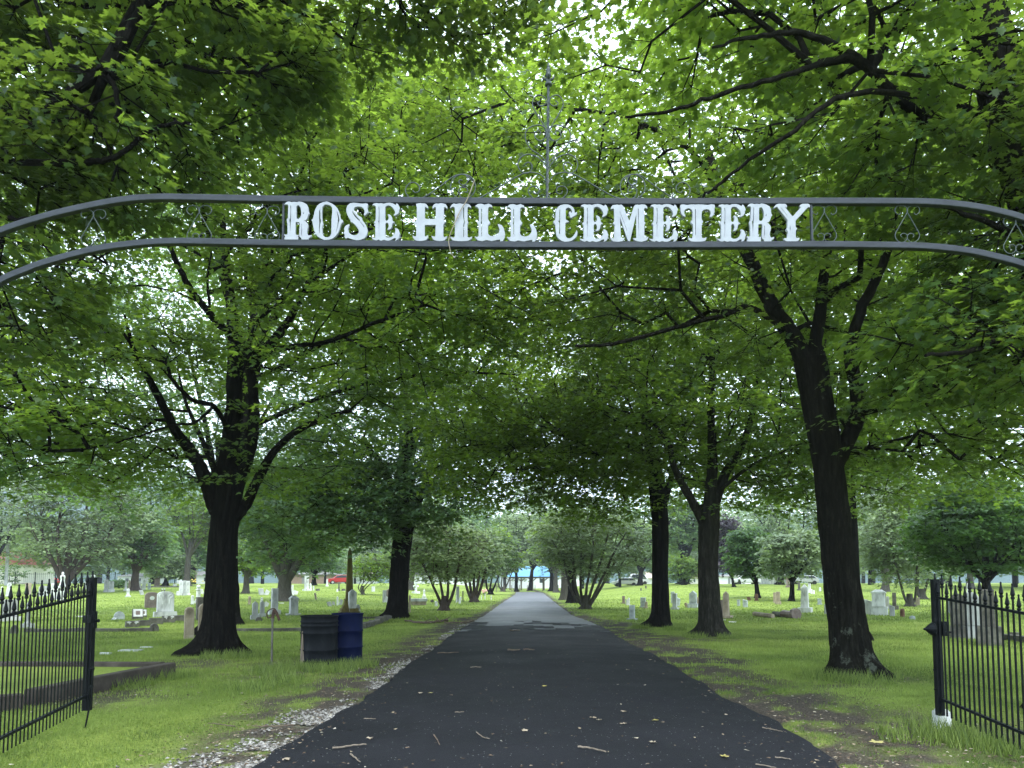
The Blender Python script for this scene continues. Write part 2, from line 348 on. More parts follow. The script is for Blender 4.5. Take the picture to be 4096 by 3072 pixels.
M['asphalt_old'] = asphalt('old_grey_asphalt', (.07, .072, .082), (.115, .118, .132), (.22, .22, .23), .6, .35)
road('road', 22, 118, -.002, M['asphalt_old'])
road('road_new_surface', -14, 28, .014, M['asphalt_new'], ragged=6.0)

# hills far behind
def hill(name, y0, hs, seed, c):
    xx = np.linspace(-1400, 1400, 220); rows = []
    for k, t in enumerate(np.linspace(0, 1, 24)):
        hh = (np.interp(xx, [a for a, b in hs], [b for a, b in hs])) * math.sin(t * math.pi / 2) * (.9 + .25 * vnoise(xx * .02, xx * 0 + k * .4, seed)) + 6 * vnoise(xx * .08, xx * 0 + k, seed + 4) * t
        rows.append(np.stack([xx, np.full_like(xx, y0 + t * 260), hh], 1))
    V = np.concatenate(rows); n = len(xx); i = np.arange(n * 24).reshape(24, n)
    Q = np.stack([i[:-1, :-1].ravel(), i[:-1, 1:].ravel(), i[1:, 1:].ravel(), i[1:, :-1].ravel()], 1)
    m = noisy(name + '_forest', c, .12, .95, .05, 1, 4.0)
    tag(link(name, np_mesh(name, V, [Q], m, smooth=True)), kind='structure')
hill('hills', 620, [(-1400, 70), (-700, 95), (-400, 120), (-250, 100), (-100, 60), (100, 45), (300, 70), (600, 100), (1400, 80)], 2, [(.3, (.05, .10, .10)), (.7, (.09, .16, .14))])
# ============================================================ TREES
def leaf_template(kind):
    if kind == 'near':
        r = [(.30, -.13), (.20, .06), (.50, .26), (.45, .36), (.23, .36), (.26, .62), (.13, .60)]
        per = [(0, -.04)] + r + [(0, .92)] + [(-a, b) for a, b in r[::-1]]
        V = [(0, .25, -.02)] + [(a, b, -.16 * abs(a) - .10 * max(0, b - .3)) for a, b in per]; n = len(per)
        T = [(0, 1 + k, 1 + (k + 1) % n) for k in range(n)]
    elif kind == 'mid':
        per = [(0, -.05), (.34, -.02), (.50, .30), (.22, .38), (0, .92), (-.22, .38), (-.50, .30), (-.34, -.02)]
        V = [(a, b, -.15 * abs(a)) for a, b in per]; T = [(0, 1, 2), (0, 2, 3), (0, 3, 4), (0, 4, 5), (0, 5, 6), (0, 6, 7)]
    else:
        V = [(0, -.1, 0), (.48, .22, -.08), (0, .9, 0), (-.48, .22, -.08)]; T = [(0, 1, 2), (0, 2, 3)]
    return np.array(V, float), np.array(T)
def unit(v): return v / (np.linalg.norm(v, axis=-1, keepdims=True) + 1e-9)
def make_leaves(name, material, pts, dirs, per, R, size, kind, r, tint=None, droop=.25, parent=None):
    """a spray of `per` leaves round each point, fanned along the outward direction"""
    V0, T0 = leaf_template(kind); ns = len(pts); n = ns * per
    up = np.array([0, 0, 1.]); o = dirs.copy(); o[:, 2] *= .35; o = unit(o); s = unit(np.cross(o, up)); nn = np.cross(s, o)
    k = np.repeat(np.arange(ns), per)
    ph = r.uniform(-2.0, 2.0, n); rr = R * np.sqrt(r.uniform(.02, 1, n)) * r.uniform(.75, 1.15, ns)[k]
    dirv = o[k] * np.cos(ph)[:, None] + s[k] * np.sin(ph)[:, None]
    pos = pts[k] + dirv * rr[:, None] + nn[k] * (r.normal(0, .06, n) * R)[:, None]
    pos[:, 2] += -droop * rr ** 2 / R + r.normal(0, .04, n) * R
    tip = dirv + r.normal(0, .45, (n, 3)); tip[:, 2] = -np.abs(r.normal(.35, .35, n)); tip = unit(tip)
    nor = up + r.normal(0, .34, (n, 3)); nor -= tip * (nor * tip).sum(1)[:, None]; nor = unit(nor); sd_ = np.cross(tip, nor)
    sz = size * r.uniform(.5, 1.25, n)
    V = pos[:, None, :] + sz[:, None, None] * (V0[None, :, 0:1] * sd_[:, None, :] + V0[None, :, 1:2] * tip[:, None, :] + V0[None, :, 2:3] * nor[:, None, :])
    V = V.reshape(-1, 3); T = (T0[None] + (np.arange(n) * len(V0))[:, None, None]).reshape(-1, 3)
    ts = r.uniform(0, 1, ns) if tint is None else tint
    tn = np.clip(ts[k] * .75 + r.uniform(0, .25, n), 0, 1)
    return link(name, np_mesh(name, V, [T], material, {'tint': np.repeat(tn, len(V0))}, smooth=(kind == 'near')), parent)
def frustums(A, B, ra, rb, n):
    d = unit(B - A); ref = np.where(np.abs(d[:, 2:3]) < .9, np.array([[0, 0, 1.]]), np.array([[1., 0, 0]]))
    u = unit(np.cross(d, ref)); v = np.cross(d, u); a = np.arange(n) * 2 * math.pi / n
    c = np.cos(a)[None, :, None] * u[:, None, :] + np.sin(a)[None, :, None] * v[:, None, :]
    V = np.concatenate([A[:, None, :] + ra[:, None, None] * c, B[:, None, :] + rb[:, None, None] * c], 1).reshape(-1, 3)
    k = np.arange(n); q = np.stack([k, (k + 1) % n, n + (k + 1) % n, n + k], 1)
    return V, (q[None] + (np.arange(len(A)) * 2 * n)[:, None, None]).reshape(-1, 4)
def sample_lobes(lobes, n, r, shell=.55):
    w = np.array([l[3] * l[4] * l[5] for l in lobes]); w = (w ** .8) / (w ** .8).sum(); out = []
    for l, c in zip(lobes, r.multinomial(n, w * .999999)):
        d = unit(r.normal(0, 1, (c, 3))); rad = (shell + (1 - shell) * r.uniform(0, 1, c)) ** .8
        rad = np.where(r.uniform(0, 1, c) < .25, r.uniform(.2, 1, c), rad)
        out.append(np.array(l[:3]) + d * rad[:, None] * np.array(l[3:6]))
    return np.concatenate(out)
def trunk_mesh(name, pts, rad, material, parent, flare=.9, n=64, seed=0, roots=7, rough=.05):
    """rough-barked trunk with buttress roots at the foot"""
    p = smooth_path(pts, 22); m = len(p); R = np.interp(np.linspace(0, 1, m), np.linspace(0, 1, len(rad)), rad)
    tg = unit(np.gradient(p, axis=0)); a = np.arange(n) * 2 * math.pi / n; V = []
    z0 = p[0][2]; r_ = np.random.default_rng(seed); ph = r_.uniform(0, 6.28, roots)
    am = r_.uniform(.5, 1.1, roots)
    for i in range(m):
        u = unit(np.cross(tg[i], np.array([0, 1., .01]))); v = np.cross(tg[i], u); hgt = p[i][2] - z0
        fl = flare * 1.25 * math.exp(-hgt / .20) ; fl2 = .16 * math.exp(-hgt / .6)
        lob = sum(am[k] * np.maximum(0, np.cos(a - ph[k])) ** 9 for k in range(roots))
        ridge = (vnoise(a * 2.2 + 9, a * 0 + hgt * .8, seed) - .5) * 2 * rough + (np.abs(vnoise(a * 5.1 + .35 * math.sin(hgt * 3), a * 0 + hgt * 1.6, seed + 3) - .5) * 2) * rough * 1.7 + (vnoise(a * 10.2, a * 0 + hgt * 7, seed + 5) - .5) * rough
        rr = R[i] * (1 + fl * lob + fl2 + ridge)
        V.append(p[i] + rr[:, None] * (np.cos(a)[:, None] * u + np.sin(a)[:, None] * v))
    V = np.concatenate(V); V[:n, 2] -= .12; Q = []
    for i in range(m - 1):
        for k in range(n):
            k2 = (k + 1) % n; Q.append((i * n + k, i * n + k2, (i + 1) * n + k2, (i + 1) * n + k))
    return link(name, np_mesh(name, V, [Q], material, smooth=False), parent)
def tree(name, label, cat, base, trunk, trad, limbs, lobes, nspray, per, R, size, kind, lm='leaf', bm='bark', seed=1, group=None, flare=.9,
         shell=.55, droop=.25, extra=None, holes=(), gscale=1.0, tint=None):
    """trunk: world points from the foot up; limbs: list of (points, r0, r1); lobes: ellipsoids filled with leaf sprays"""
    r = np.random.default_rng(seed); root = empty(name, base, label, cat, group); b = np.array(base)
    loc = lambda pts: [np.array(tuple(q)) - b for q in pts]
    if trunk: trunk_mesh('trunk', loc(trunk), trad, M[bm], root, flare, seed=seed)
    mb = MB(); nodes = []; par = []; plen = []
    def addchain(pts, start=-1):
        prev = start
        for q in pts:
            nodes.append(np.array(q)); par.append(prev); plen.append(0 if prev < 0 else plen[prev] + np.linalg.norm(nodes[-1] - nodes[prev])); prev = len(nodes) - 1
        return prev
    if trunk: 
        tp = smooth_path(trunk, 4); addchain(tp[int(len(tp) * .65):])
    for pts, r0, r1 in limbs:
        sp = smooth_path(pts, 7); addchain(sp)
        wob = (r.normal(0, 1, (len(sp), 3)) * np.linspace(.3, 1, len(sp))[:, None] * .008 * gscale); sp2 = sp + wob
        mb.tube(sp2 - b, np.linspace(r0, r1, len(sp)) * r.uniform(.93, 1.07, len(sp)), 9)
    nman = len(nodes); NP = np.zeros((nman + nspray * 9 + 10, 3)); NP[:nman] = nodes; PL = np.zeros(len(NP)); PL[:nman] = plen
    par = par + [0] * (len(NP) - nman); cntN = nman
    pts = sample_lobes(lobes, nspray, r, shell)
    if extra is not None: pts = np.concatenate([pts, extra])
    for hx in holes:
        pts = pts[np.linalg.norm((pts - np.array(hx[:3])) / np.array(hx[3:6]), axis=1) > 1]
    pts = pts[pts[:, 2] > H(pts[:, 0], pts[:, 1]) + 1.2] if not extra is None or True else pts
    d0 = np.array([np.min(np.linalg.norm(NP[:nman] - q, axis=1)) for q in pts]); order = np.argsort(d0); pts = pts[order]
    att = np.zeros(len(pts), int); dirs = np.zeros_like(pts)
    for i, q in enumerate(pts):
        D = np.linalg.norm(NP[:cntN] - q, axis=1); dz = NP[:cntN, 2] - q[2]
        j = int(np.argmin(D * (1 + .35 * (dz > .6)) + .22 * PL[:cntN] + .15 * (D < .25)))
        k = int(np.clip(D[j] / (.55 * gscale), 1, 8)); a = NP[j]; mid = (a + q) / 2 + np.array([0, 0, .12 * D[j]]) + r.normal(0, .07, 3) * D[j]
        prev = j
        for t in np.linspace(0, 1, k + 1)[1:]:
            NP[cntN] = (1 - t) ** 2 * a + 2 * t * (1 - t) * mid + t * t * q; par[cntN] = prev; PL[cntN] = PL[prev] + np.linalg.norm(NP[cntN] - NP[prev]); prev = cntN; cntN += 1
        att[i] = prev; dd = q - NP[par[prev]]; dirs[i] = dd
    cnt = np.zeros(cntN)
    for i in att: cnt[i] += 1
    for i in range(cntN - 1, nman - 1, -1): cnt[par[i]] += cnt[i] if par[i] >= 0 else 0
    rad = (.0042 * np.sqrt(np.maximum(cnt, 1)) + .0035) * gscale
    idx = np.arange(nman, cntN); pp = np.array(par[:cntN])[idx]
    ra = np.minimum(rad[pp], rad[idx] * 1.35); ra[pp < nman] = rad[idx][pp < nman] * 1.3
    # split: thick ones as 5-gons, thin as triangles
    th = rad[idx] > .014 * gscale
    for sel, ns in ((th, 6), (~th, 3)):
        if sel.any():
            V, Q = frustums(NP[pp[sel]] - b, NP[idx[sel]] - b, ra[sel], rad[idx[sel]], ns); mb.add(V, Q)
    # twigs inside sprays
    ntw = 3; tw0 = np.repeat(pts, ntw, 0); o = dirs.copy(); o[:, 2] *= .3; o = unit(o); o = np.repeat(o, ntw, 0); s_ = np.cross(o, np.array([0, 0, 1.]))
    an = np.tile(np.array([-1.0, 0, 1.0]), len(pts)) + r.normal(0, .3, len(tw0)); tw1 = tw0 + (o * np.cos(an)[:, None] + s_ * np.sin(an)[:, None]) * R * .75
    tw1[:, 2] -= .12 * R; kk = len(tw0)
    V, Q = frustums(tw0 - b, tw1 - b, np.full(kk, .005 * gscale), np.full(kk, .0025 * gscale), 3); mb.add(V, Q)
    mb.build('branches', M[bm], root)
    tn3 = .5 * (vnoise(pts[:, 0] * .55 + 3, pts[:, 1] * .3 + pts[:, 2] * .9, seed) + vnoise(pts[:, 2] * .8, pts[:, 0] * .5 + pts[:, 1] * .4, seed + 9))
    tt_ = np.clip((.5 if tint is None else tint) + (tn3 - .5) * 1.5 + r.normal(0, .16, len(pts)), 0, 1)
    make_leaves('crown', M[lm], pts - b, unit(dirs), per, R, size, kind, r, droop=droop, parent=root, tint=tt_)
    return root
def limb(pts, r0, r1): return ([P(*q) for q in pts], r0, r1)

AV = 'maple trees lining the drive'
# --- T1 left near maple, foot at (870,2610)
g = G(870, 2612); Yt = g.y
tree('maple_tree', 'thick black trunk maple beside the water spigot, left of the drive', 'tree', g,
     [g, P(880, 2350, Yt), P(895, 2150, Yt), P(915, 1960, Yt), P(925, 1800, Yt), P(935, 1640, Yt - .1)], [.30, .275, .265, .285, .21, .17],
     [limb([(905, 2100, Yt), (862, 2030, Yt), (815, 1900, Yt - .3), (760, 1800, Yt - .6), (700, 1720, Yt - 1), (620, 1560, Yt - 1.6), (540, 1420, Yt - 2.2), (500, 1260, Yt - 2.6)], .19, .02),
      limb([(880, 1980, Yt), (850, 1860, Yt + .3), (800, 1740, Yt + .5), (740, 1600, Yt + .9), (700, 1400, Yt + 1.3)], .09, .015),
      limb([(935, 2075, Yt), (985, 2015, Yt), (1040, 1900, Yt - .2), (1110, 1790, Yt - .5), (1230, 1700, Yt - 1), (1400, 1640, Yt - 1.5)], .13, .04),
      limb([(950, 1960, Yt), (1010, 1760, Yt - .2), (1015, 1600, Yt - .4), (1000, 1480, Yt - .6), (980, 1400, Yt - .7), (880, 1300, Yt - 1), (780, 1180, Yt - 1.3), (700, 1040, Yt - 1.6), (640, 880, Yt - 1.8)], .13, .04),
      limb([(985, 1400, Yt - .7), (1030, 1290, Yt - 1), (1120, 1210, Yt - 1.3), (1200, 1170, Yt - 1.6)], .05, .02),
      limb([(1000, 1480, Yt - .6), (1080, 1410, Yt - .5), (1190, 1385, Yt - .9), (1300, 1370, Yt - 1.3), (1480, 1300, Yt - 2), (1700, 1220, Yt - 2.6)], .08, .025),
      limb([(935, 1640, Yt - .1), (960, 1450, Yt), (1080, 1380, Yt + .3), (1200, 1200, Yt + .8), (1300, 950, Yt + 1.2)], .17, .04),
      limb([(930, 1760, Yt), (860, 1630, Yt - .8), (770, 1600, Yt - 1.2), (690, 1520, Yt - 1.6), (660, 1450, Yt - 1.9), (560, 1430, Yt - 2.2)], .055, .02),
      limb([(860, 1620, Yt - .8), (780, 1690, Yt - 1.6), (700, 1700, Yt - 2), (500, 1760, Yt - 2.6), (330, 1800, Yt - 3)], .03, .012),
      limb([(840, 1230, Yt - 1.1), (830, 1120, Yt - 1.3), (850, 980, Yt - 1.5)], .03, .015),
      limb([(935, 1640, Yt - .1), (930, 1300, Yt + .4), (900, 1000, Yt + .7), (860, 500, Yt + 1)], .16, .04)],
     [(-6.3, 14.6, 7.6, 4.2, 3.8, 2.0), (-4.0, 13.2, 6.1, 3.2, 3.0, 1.8), (-8.8, 14, 5.6, 2.8, 3.2, 1.5), (-5.8, 13.6, 10.4, 3.9, 3.6, 2.6), (-3.0, 12.6, 8.6, 3.0, 2.8, 2.0), (-7.4, 12.4, 4.7, 2.2, 1.8, .8), (-1.4, 13.2, 6.6, 2.2, 2.2, 1.2), (-9.6, 12.2, 4.6, 1.6, 1.8, .7), (-8.4, 13.6, 4.2, 2.4, 2.2, 1.1), (-6.7, 13.4, 4.4, 1.7, 1.8, .8), (-4.4, 14, 4.2, 1.6, 1.8, .9), (-4.6, 15.6, 3.9, 1.4, 1.2, .7), (-7.9, 15.8, 3.9, 1.5, 1.2, .7)],
     1250, 56, .72, .12, 'mid', seed=11, group=AV, tint=.62, holes=[(-4.4, 11.4, 6.7, 2.8, 1.5, 2.2), (-5.4, 13.0, 4.3, 1.9, 2.0, 1.5), (-6.8, 14.3, 7.0, .8, 4, .9), (-8.0, 14.5, 9.4, 1.3, 4, 1.2), (-10.2, 15, 7.4, 2.2, 4, .8)])
# --- T2 left farther maple
g = G(1590, 2468); Yt = g.y
tree('maple_tree', 'black trunk maple beyond the drums with bluish leaves hanging low', 'tree', g,
     [g, P(1595, 2350, Yt), P(1605, 2200, Yt), P(1625, 2050, Yt), P(1620, 1900, Yt)], [.42, .40, .40, .42, .36],
     [limb([(1590, 2020, Yt), (1540, 1880, Yt - .5), (1450, 1760, Yt - 1)], .2, .07),
      limb([(1650, 2080, Yt), (1690, 1960, Yt - .5), (1720, 1880, Yt - .9), (1800, 1800, Yt - 1.3)], .2, .06),
      limb([(1620, 1900, Yt), (1630, 1700, Yt), (1600, 1400, Yt)], .28, .1), limb([(1620, 1900, Yt), (1700, 1650, Yt + .5), (1850, 1400, Yt + 1)], .2, .07)],
     [(-6.2, 31, 5.2, 3.4, 2.6, 1.6), (-5, 31.5, 8.5, 5.2, 4.2, 3.0), (-2.0, 31, 8.0, 3.4, 3.5, 2.4), (-8.4, 32, 6.0, 3.4, 3.4, 2.4), (-5, 32, 12.5, 4.0, 3.5, 2.6), (-3.4, 29.5, 5.0, 1.8, 2.0, 1.1), (-6.4, 30, 4.7, 2.6, 2.2, 1.5), (-2.6, 30, 5.4, 2.2, 2.4, 1.3), (-9.0, 31, 4.4, 2.4, 2.4, 1.6), (-8.4, 29.6, 3.7, 2.6, 2.0, 1.5), (-3.4, 30.4, 4.1, 1.5, 1.8, 1.0), (-6.0, 29.8, 3.9, 1.6, 1.8, 1.2)],
     1000, 46, 1.05, .19, 'mid', 'leafblue', seed=12, group=AV, tint=.5)
# --- T3, T4 right pair
g = G(2645, 2505); Yt = g.y
tree('maple_tree', 'slender black trunk maple, farther left of the pair on the right of the drive', 'tree', g,
     [g, P(2640, 2300, Yt), P(2640, 2100, Yt), P(2625, 1930, Yt), P(2600, 1800, Yt)], [.29, .26, .27, .28, .24],
     [limb([(2625, 1930, Yt), (2560, 1800, Yt - .4), (2440, 1775, Yt - 1), (2300, 1760, Yt - 1.6), (2160, 1700, Yt - 2.2), (2080, 1640, Yt - 2.6)], .11, .03),
      limb([(2440, 1775, Yt - 1), (2300, 1820, Yt - 1.3), (2130, 1870, Yt - 2), (1980, 1880, Yt - 2.5)], .05, .02),
      limb([(2660, 2000, Yt), (2700, 1850, Yt + .4), (2740, 1700, Yt + .8)], .13, .05), limb([(2600, 1800, Yt), (2560, 1550, Yt), (2500, 1300, Yt)], .17, .07)],
     [(3.2, 23.5, 6.3, 3.6, 3.6, 1.9), (.4, 22.5, 5.8, 3.0, 3.0, 1.5), (4.6, 25, 8.2, 4.0, 3.4, 2.0), (1.6, 24, 8.8, 3.4, 3.2, 1.6), (-1.2, 22.8, 6.8, 2.2, 2.5, 1.5), (5.4, 25, 11.8, 3.5, 3, 2.2), (.4, 22.5, 5.2, 2.8, 2.6, 1.25), (2.8, 23.4, 5.0, 2.4, 2.6, 1.3), (5.4, 25.5, 5.2, 2.4, 2.4, 1.3), (-.4, 22.2, 5.0, 2.2, 2.2, 1.0), (2.2, 22.8, 4.3, 1.9, 2.0, .9)],
     900, 44, .9, .15, 'mid', 'leafyel', seed=13, group=AV, tint=.4, holes=[(4.9, 23.6, 4.4, 1.0, 1.8, 1.1)])
g = G(2845, 2542); Yt = g.y
tree('maple_tree', 'forked maple with grooved trunk and wide roots, nearer of the pair right of the drive', 'tree', g,
     [g, P(2838, 2400, Yt), P(2832, 2250, Yt), P(2835, 2120, Yt), P(2840, 2020, Yt)], [.31, .285, .27, .29, .26],
     [limb([(2825, 2110, Yt), (2760, 1990, Yt - .2), (2700, 1880, Yt - .4), (2680, 1780, Yt - .6)], .15, .07),
      limb([(2850, 2040, Yt), (2900, 1900, Yt + .2), (2960, 1800, Yt + .3), (3010, 1650, Yt + .6), (3030, 1500, Yt + 1)], .16, .06),
      limb([(2838, 2020, Yt), (2850, 1850, Yt), (2845, 1650, Yt - .2), (2850, 1300, Yt - .5)], .18, .07),
      limb([(2880, 1960, Yt), (3010, 1860, Yt - .5), (3160, 1800, Yt - 1), (3280, 1830, Yt - 1.4)], .06, .02)],
     [(5.8, 20.5, 6.2, 4.2, 3.6, 1.9), (8.2, 20.5, 5.2, 2.6, 2.8, 1.4), (5.5, 20.5, 9.6, 4.4, 4, 2.6), (3.0, 19.5, 7.6, 2.8, 2.8, 1.8), (9.8, 20, 8.0, 3, 3, 2.2), (6.8, 20, 4.7, 2.4, 2.4, 1.2), (9.2, 19.8, 4.4, 2.2, 2.2, 1.2)],
     900, 46, .82, .14, 'mid', 'leaf', bm='barkmid', seed=14, group=AV, tint=.8, holes=[(5.6, 19.0, 4.7, 1.3, 1.9, 1.3)])
# --- T5 right near maple
g = G(3415, 2700); Yt = g.y
tree('maple_tree', 'leaning maple with pale lichen on its dark trunk, right of the drive', 'tree', g,
     [g, P(3385, 2450, Yt), P(3345, 2150, Yt), P(3310, 1850, Yt), P(3275, 1640, Yt), P(3240, 1440, Yt)], [.285, .27, .25, .225, .24, .25],
     [limb([(3340, 1860, Yt), (3390, 1760, Yt), (3430, 1660, Yt - .1), (3425, 1540, Yt - .2), (3400, 1420, Yt - .3), (3440, 1250, Yt - .4), (3530, 1060, Yt - .6), (3590, 850, Yt - .8)], .15, .06),
      limb([(3230, 1460, Yt), (3160, 1330, Yt + .2), (3090, 1230, Yt + .4), (3010, 1060, Yt + .7), (2900, 820, Yt + 1.1), (2830, 600, Yt + 1.5)], .17, .08),
      limb([(3250, 1440, Yt), (3280, 1250, Yt), (3310, 1000, Yt - .2), (3380, 700, Yt - .5)], .12, .05),
      limb([(3160, 1330, Yt + .2), (3000, 1230, Yt - .2), (2900, 1260, Yt - .6), (2740, 1300, Yt - 1.2), (2450, 1375, Yt - 1.8), (2300, 1380, Yt - 2.2)], .055, .02),
      limb([(2900, 820, Yt + 1.1), (2760, 600, Yt + .6), (2500, 470, Yt), (2300, 440, Yt - .4), (2050, 400, Yt - .8)], .05, .02)],
     [(4.8, 11.6, 6.6, 2.8, 2.6, 1.5), (7.0, 11.4, 4.9, 2.4, 2.6, 1.3), (3.4, 12.4, 8.8, 3.0, 2.6, 1.6), (7.2, 12, 7.8, 2.8, 2.8, 2.0), (1.2, 12.0, 6.6, 1.9, 2.2, 1.1), (.2, 12.2, 8.9, 2.2, 2.2, 1.2), (7.8, 11.4, 3.9, 1.9, 2, .8), (5.9, 12.4, 4.2, 1.2, 1.4, .7)],
     900, 52, .60, .105, 'near', bm='barklichen', seed=15, group=AV, flare=1.1, tint=.42, holes=[(4.5, 10.4, 4.8, .8, 1.7, 1.8)])
# --- T6 near tree, right of the frame, limbs reach into the top right
b6 = Vector((6.6, 8.6, 0))
tree('maple_tree', 'close lichen-mottled maple with big limbs crossing the top right corner', 'tree', b6,
     [b6, P(4250, 1800, 8.4), P(4200, 1000, 8.2), P(4060, 520, 8.0), P(3930, 60, 8.0), P(3860, -200, 8.0)], [.33, .3, .28, .26, .22, .2],
     [limb([(4140, 760, 8.1), (3980, 640, 8.0), (3820, 560, 7.8), (3600, 400, 7.4), (3480, 280, 7.1), (3350, 190, 6.9), (3200, 130, 6.8), (3000, 150, 6.8), (2850, 190, 6.8)], .085, .012),
      limb([(3560, 350, 7.3), (3440, 240, 7.0), (3330, 240, 6.9), (3150, 300, 6.8), (2900, 370, 6.8), (2690, 440, 6.9), (2500, 470, 7.0)], .04, .012),
      limb([(4060, 560, 8.0), (3850, 420, 7.6), (3720, 390, 7.2), (3450, 370, 6.6), (3300, 420, 6.4), (3180, 520, 6.3), (3000, 640, 6.4), (2850, 760, 6.6), (2760, 820, 6.7)], .036, .01),
      limb([(4090, 640, 8.1), (4000, 500, 8.3), (3960, 250, 8.6), (3900, 60, 8.8)], .15, .1),
      limb([(3480, 280, 7.1), (3550, 180, 7.4), (3640, 40, 7.8), (3700, -80, 8)], .05, .03),
      limb([(4170, 1000, 8.2), (3980, 900, 7.4), (3850, 850, 6.8), (3700, 800, 6.4)], .04, .015),
      limb([(4190, 1300, 8.3), (4050, 1350, 7.4), (3900, 1400, 6.8), (3700, 1420, 6.3)], .04, .015)],
     [(4.4, 7.6, 7.6, 2.0, 1.6, .9), (5.0, 7.6, 6.2, 1.6, 1.6, .7), (3.0, 7.6, 7.8, 1.6, 1.4, .6), (4.9, 7.6, 4.0, 1.1, 1.2, .7), (6.2, 8, 5, 1.6, 1.6, 1.2), (3.5, 7.6, 6.4, 1.2, .9, .45), (1.4, 7.6, 7.4, 1.2, 1.2, .45)],
     620, 46, .44, .10, 'near', bm='barklichen', seed=16, group=AV, tint=.5, droop=.35)
# --- T7 near tree, left of the frame, leaves in the top left
b7 = Vector((-7.6, 8.2, 0))
tree('maple_tree', 'close maple with a bare hooked limb in the top left corner', 'tree', b7,
     [b7, P(-420, 2000, 8.2), P(-380, 1200, 8.1), P(-300, 700, 8.0)], [.3, .26, .24, .2],
     [limb([(-300, 700, 8.0), (-100, 540, 7.6), (110, 465, 7.2), (220, 415, 7.0), (320, 350, 6.9), (410, 280, 6.8), (450, 220, 6.8), (500, 150, 6.8), (560, 30, 6.8), (580, -100, 6.8)], .075, .03),
      limb([(420, 300, 6.8), (460, 350, 6.7), (472, 420, 6.6), (470, 490, 6.6)], .03, .018),
      limb([(-200, 640, 7.8), (100, 650, 7.2), (330, 648, 6.9), (430, 640, 6.8), (510, 600, 6.7), (560, 550, 6.7), (640, 505, 6.6), (760, 490, 6.6)], .035, .015),
      limb([(-300, 700, 8.0), (-150, 250, 8.0), (0, 185, 8.0), (150, 205, 7.8), (260, 245, 7.6), (330, 280, 7.4)], .045, .015),
      limb([(-300, 700, 8.0), (-150, 100, 7.6), (50, -60, 7.4), (250, 0, 7.2), (380, 25, 7.2), (470, 20, 7.2)], .05, .02),
      limb([(-380, 1200, 8.1), (-100, 900, 7.4), (100, 880, 7), (300, 850, 6.8)], .04, .015)],
     [(-4.2, 7.6, 7.9, 2.0, 1.5, .9), (-2.4, 7.6, 8.3, 1.9, 1.4, .7), (-4.3, 7.4, 6.1, 1.3, 1.3, .7), (-5.8, 8, 7.0, 1.4, 1.6, 1.4), (-3.2, 7.6, 7.0, 1.3, 1.2, .5), (-5.4, 7.6, 4.6, .9, 1.2, .8), (-.8, 8.0, 8.4, 1.2, 1.2, .5)],
     720, 48, .46, .10, 'near', seed=17, group=AV, tint=.22, droop=.3)
# --- T8 left tree with heavy limbs arching down at the left edge
b8 = Vector((-15.2, 17.6, 0))
tree('maple_tree', 'maple off the left edge whose heavy limbs arch down over the gate', 'tree', b8,
     [b8, (-15.0, 17.5, 2.5), (-14.6, 17.3, 5), (-14.2, 17.2, 7.5)], [.4, .34, .32, .28],
     [([(-14.3, 17.2, 6.8), P(-150, 1080, 16.6), P(0, 1240, 16.2), P(120, 1340, 15.8), P(200, 1420, 15.4), P(290, 1490, 15.2)], .22, .12),
      ([(-14.3, 17.2, 6.5), P(-200, 1180, 16.8), P(0, 1350, 16.2), P(150, 1400, 15.8), P(300, 1500, 15.4)], .16, .1),
      ([(-14.3, 17.2, 7.2), P(-100, 1150, 16.6), P(70, 1290, 16), P(200, 1330, 15.6), P(380, 1345, 15.2)], .1, .04),
      ([(-14.3, 17.2, 7.5), P(0, 950, 16), P(180, 1100, 15.6), P(230, 1230, 15.4), P(290, 1280, 15.3), P(400, 1310, 15.2)], .1, .06),
      (list(map(lambda q: P(*q), [(400, 1300, 15.2), (330, 1210, 15.1), (270, 1120, 15), (250, 1060, 15)])), .07, .03),
      (list(map(lambda q: P(*q), [(270, 1115, 15), (300, 1070, 15), (330, 1040, 15), (400, 1090, 15), (440, 1180, 15)])), .03, .015),
      ([(-14.4, 17.2, 5.8), P(-100, 1450, 16), P(60, 1540, 15.4), P(150, 1560, 15), P(260, 1555, 14.6), P(330, 1535, 14.4)], .1, .05),
      ([(-14.4, 17.2, 5.2), P(-100, 1780, 15), P(60, 1820, 14), P(150, 1800, 13.4), P(230, 1770, 13)], .06, .03)],
     [(-11.2, 15.4, 8.6, 3.2, 3, 2.0), (-12, 15.6, 5.4, 2.4, 2.6, 1.3), (-10.6, 14.6, 6.3, 2.0, 2.4, .9), (-14.5, 17, 9.5, 4, 4, 3), (-9.4, 15, 11, 2.6, 2.8, 2.2), (-9.6, 11.8, 3.9, 1.8, 1.8, .8), (-8.4, 12.2, 3.5, 1.3, 1.4, .7), (-14, 20, 6.0, 3.2, 3, 1.8), (-11.5, 17.5, 4.9, 2.2, 2.4, 1.0)],
     700, 46, .75, .12, 'mid', 'leafblue', seed=18, group=AV, tint=.4, holes=[(-7.6, 15, 7.4, 1.3, 4, 1.0), (-11.6, 15, 6.9, 1.2, 4, .9)])
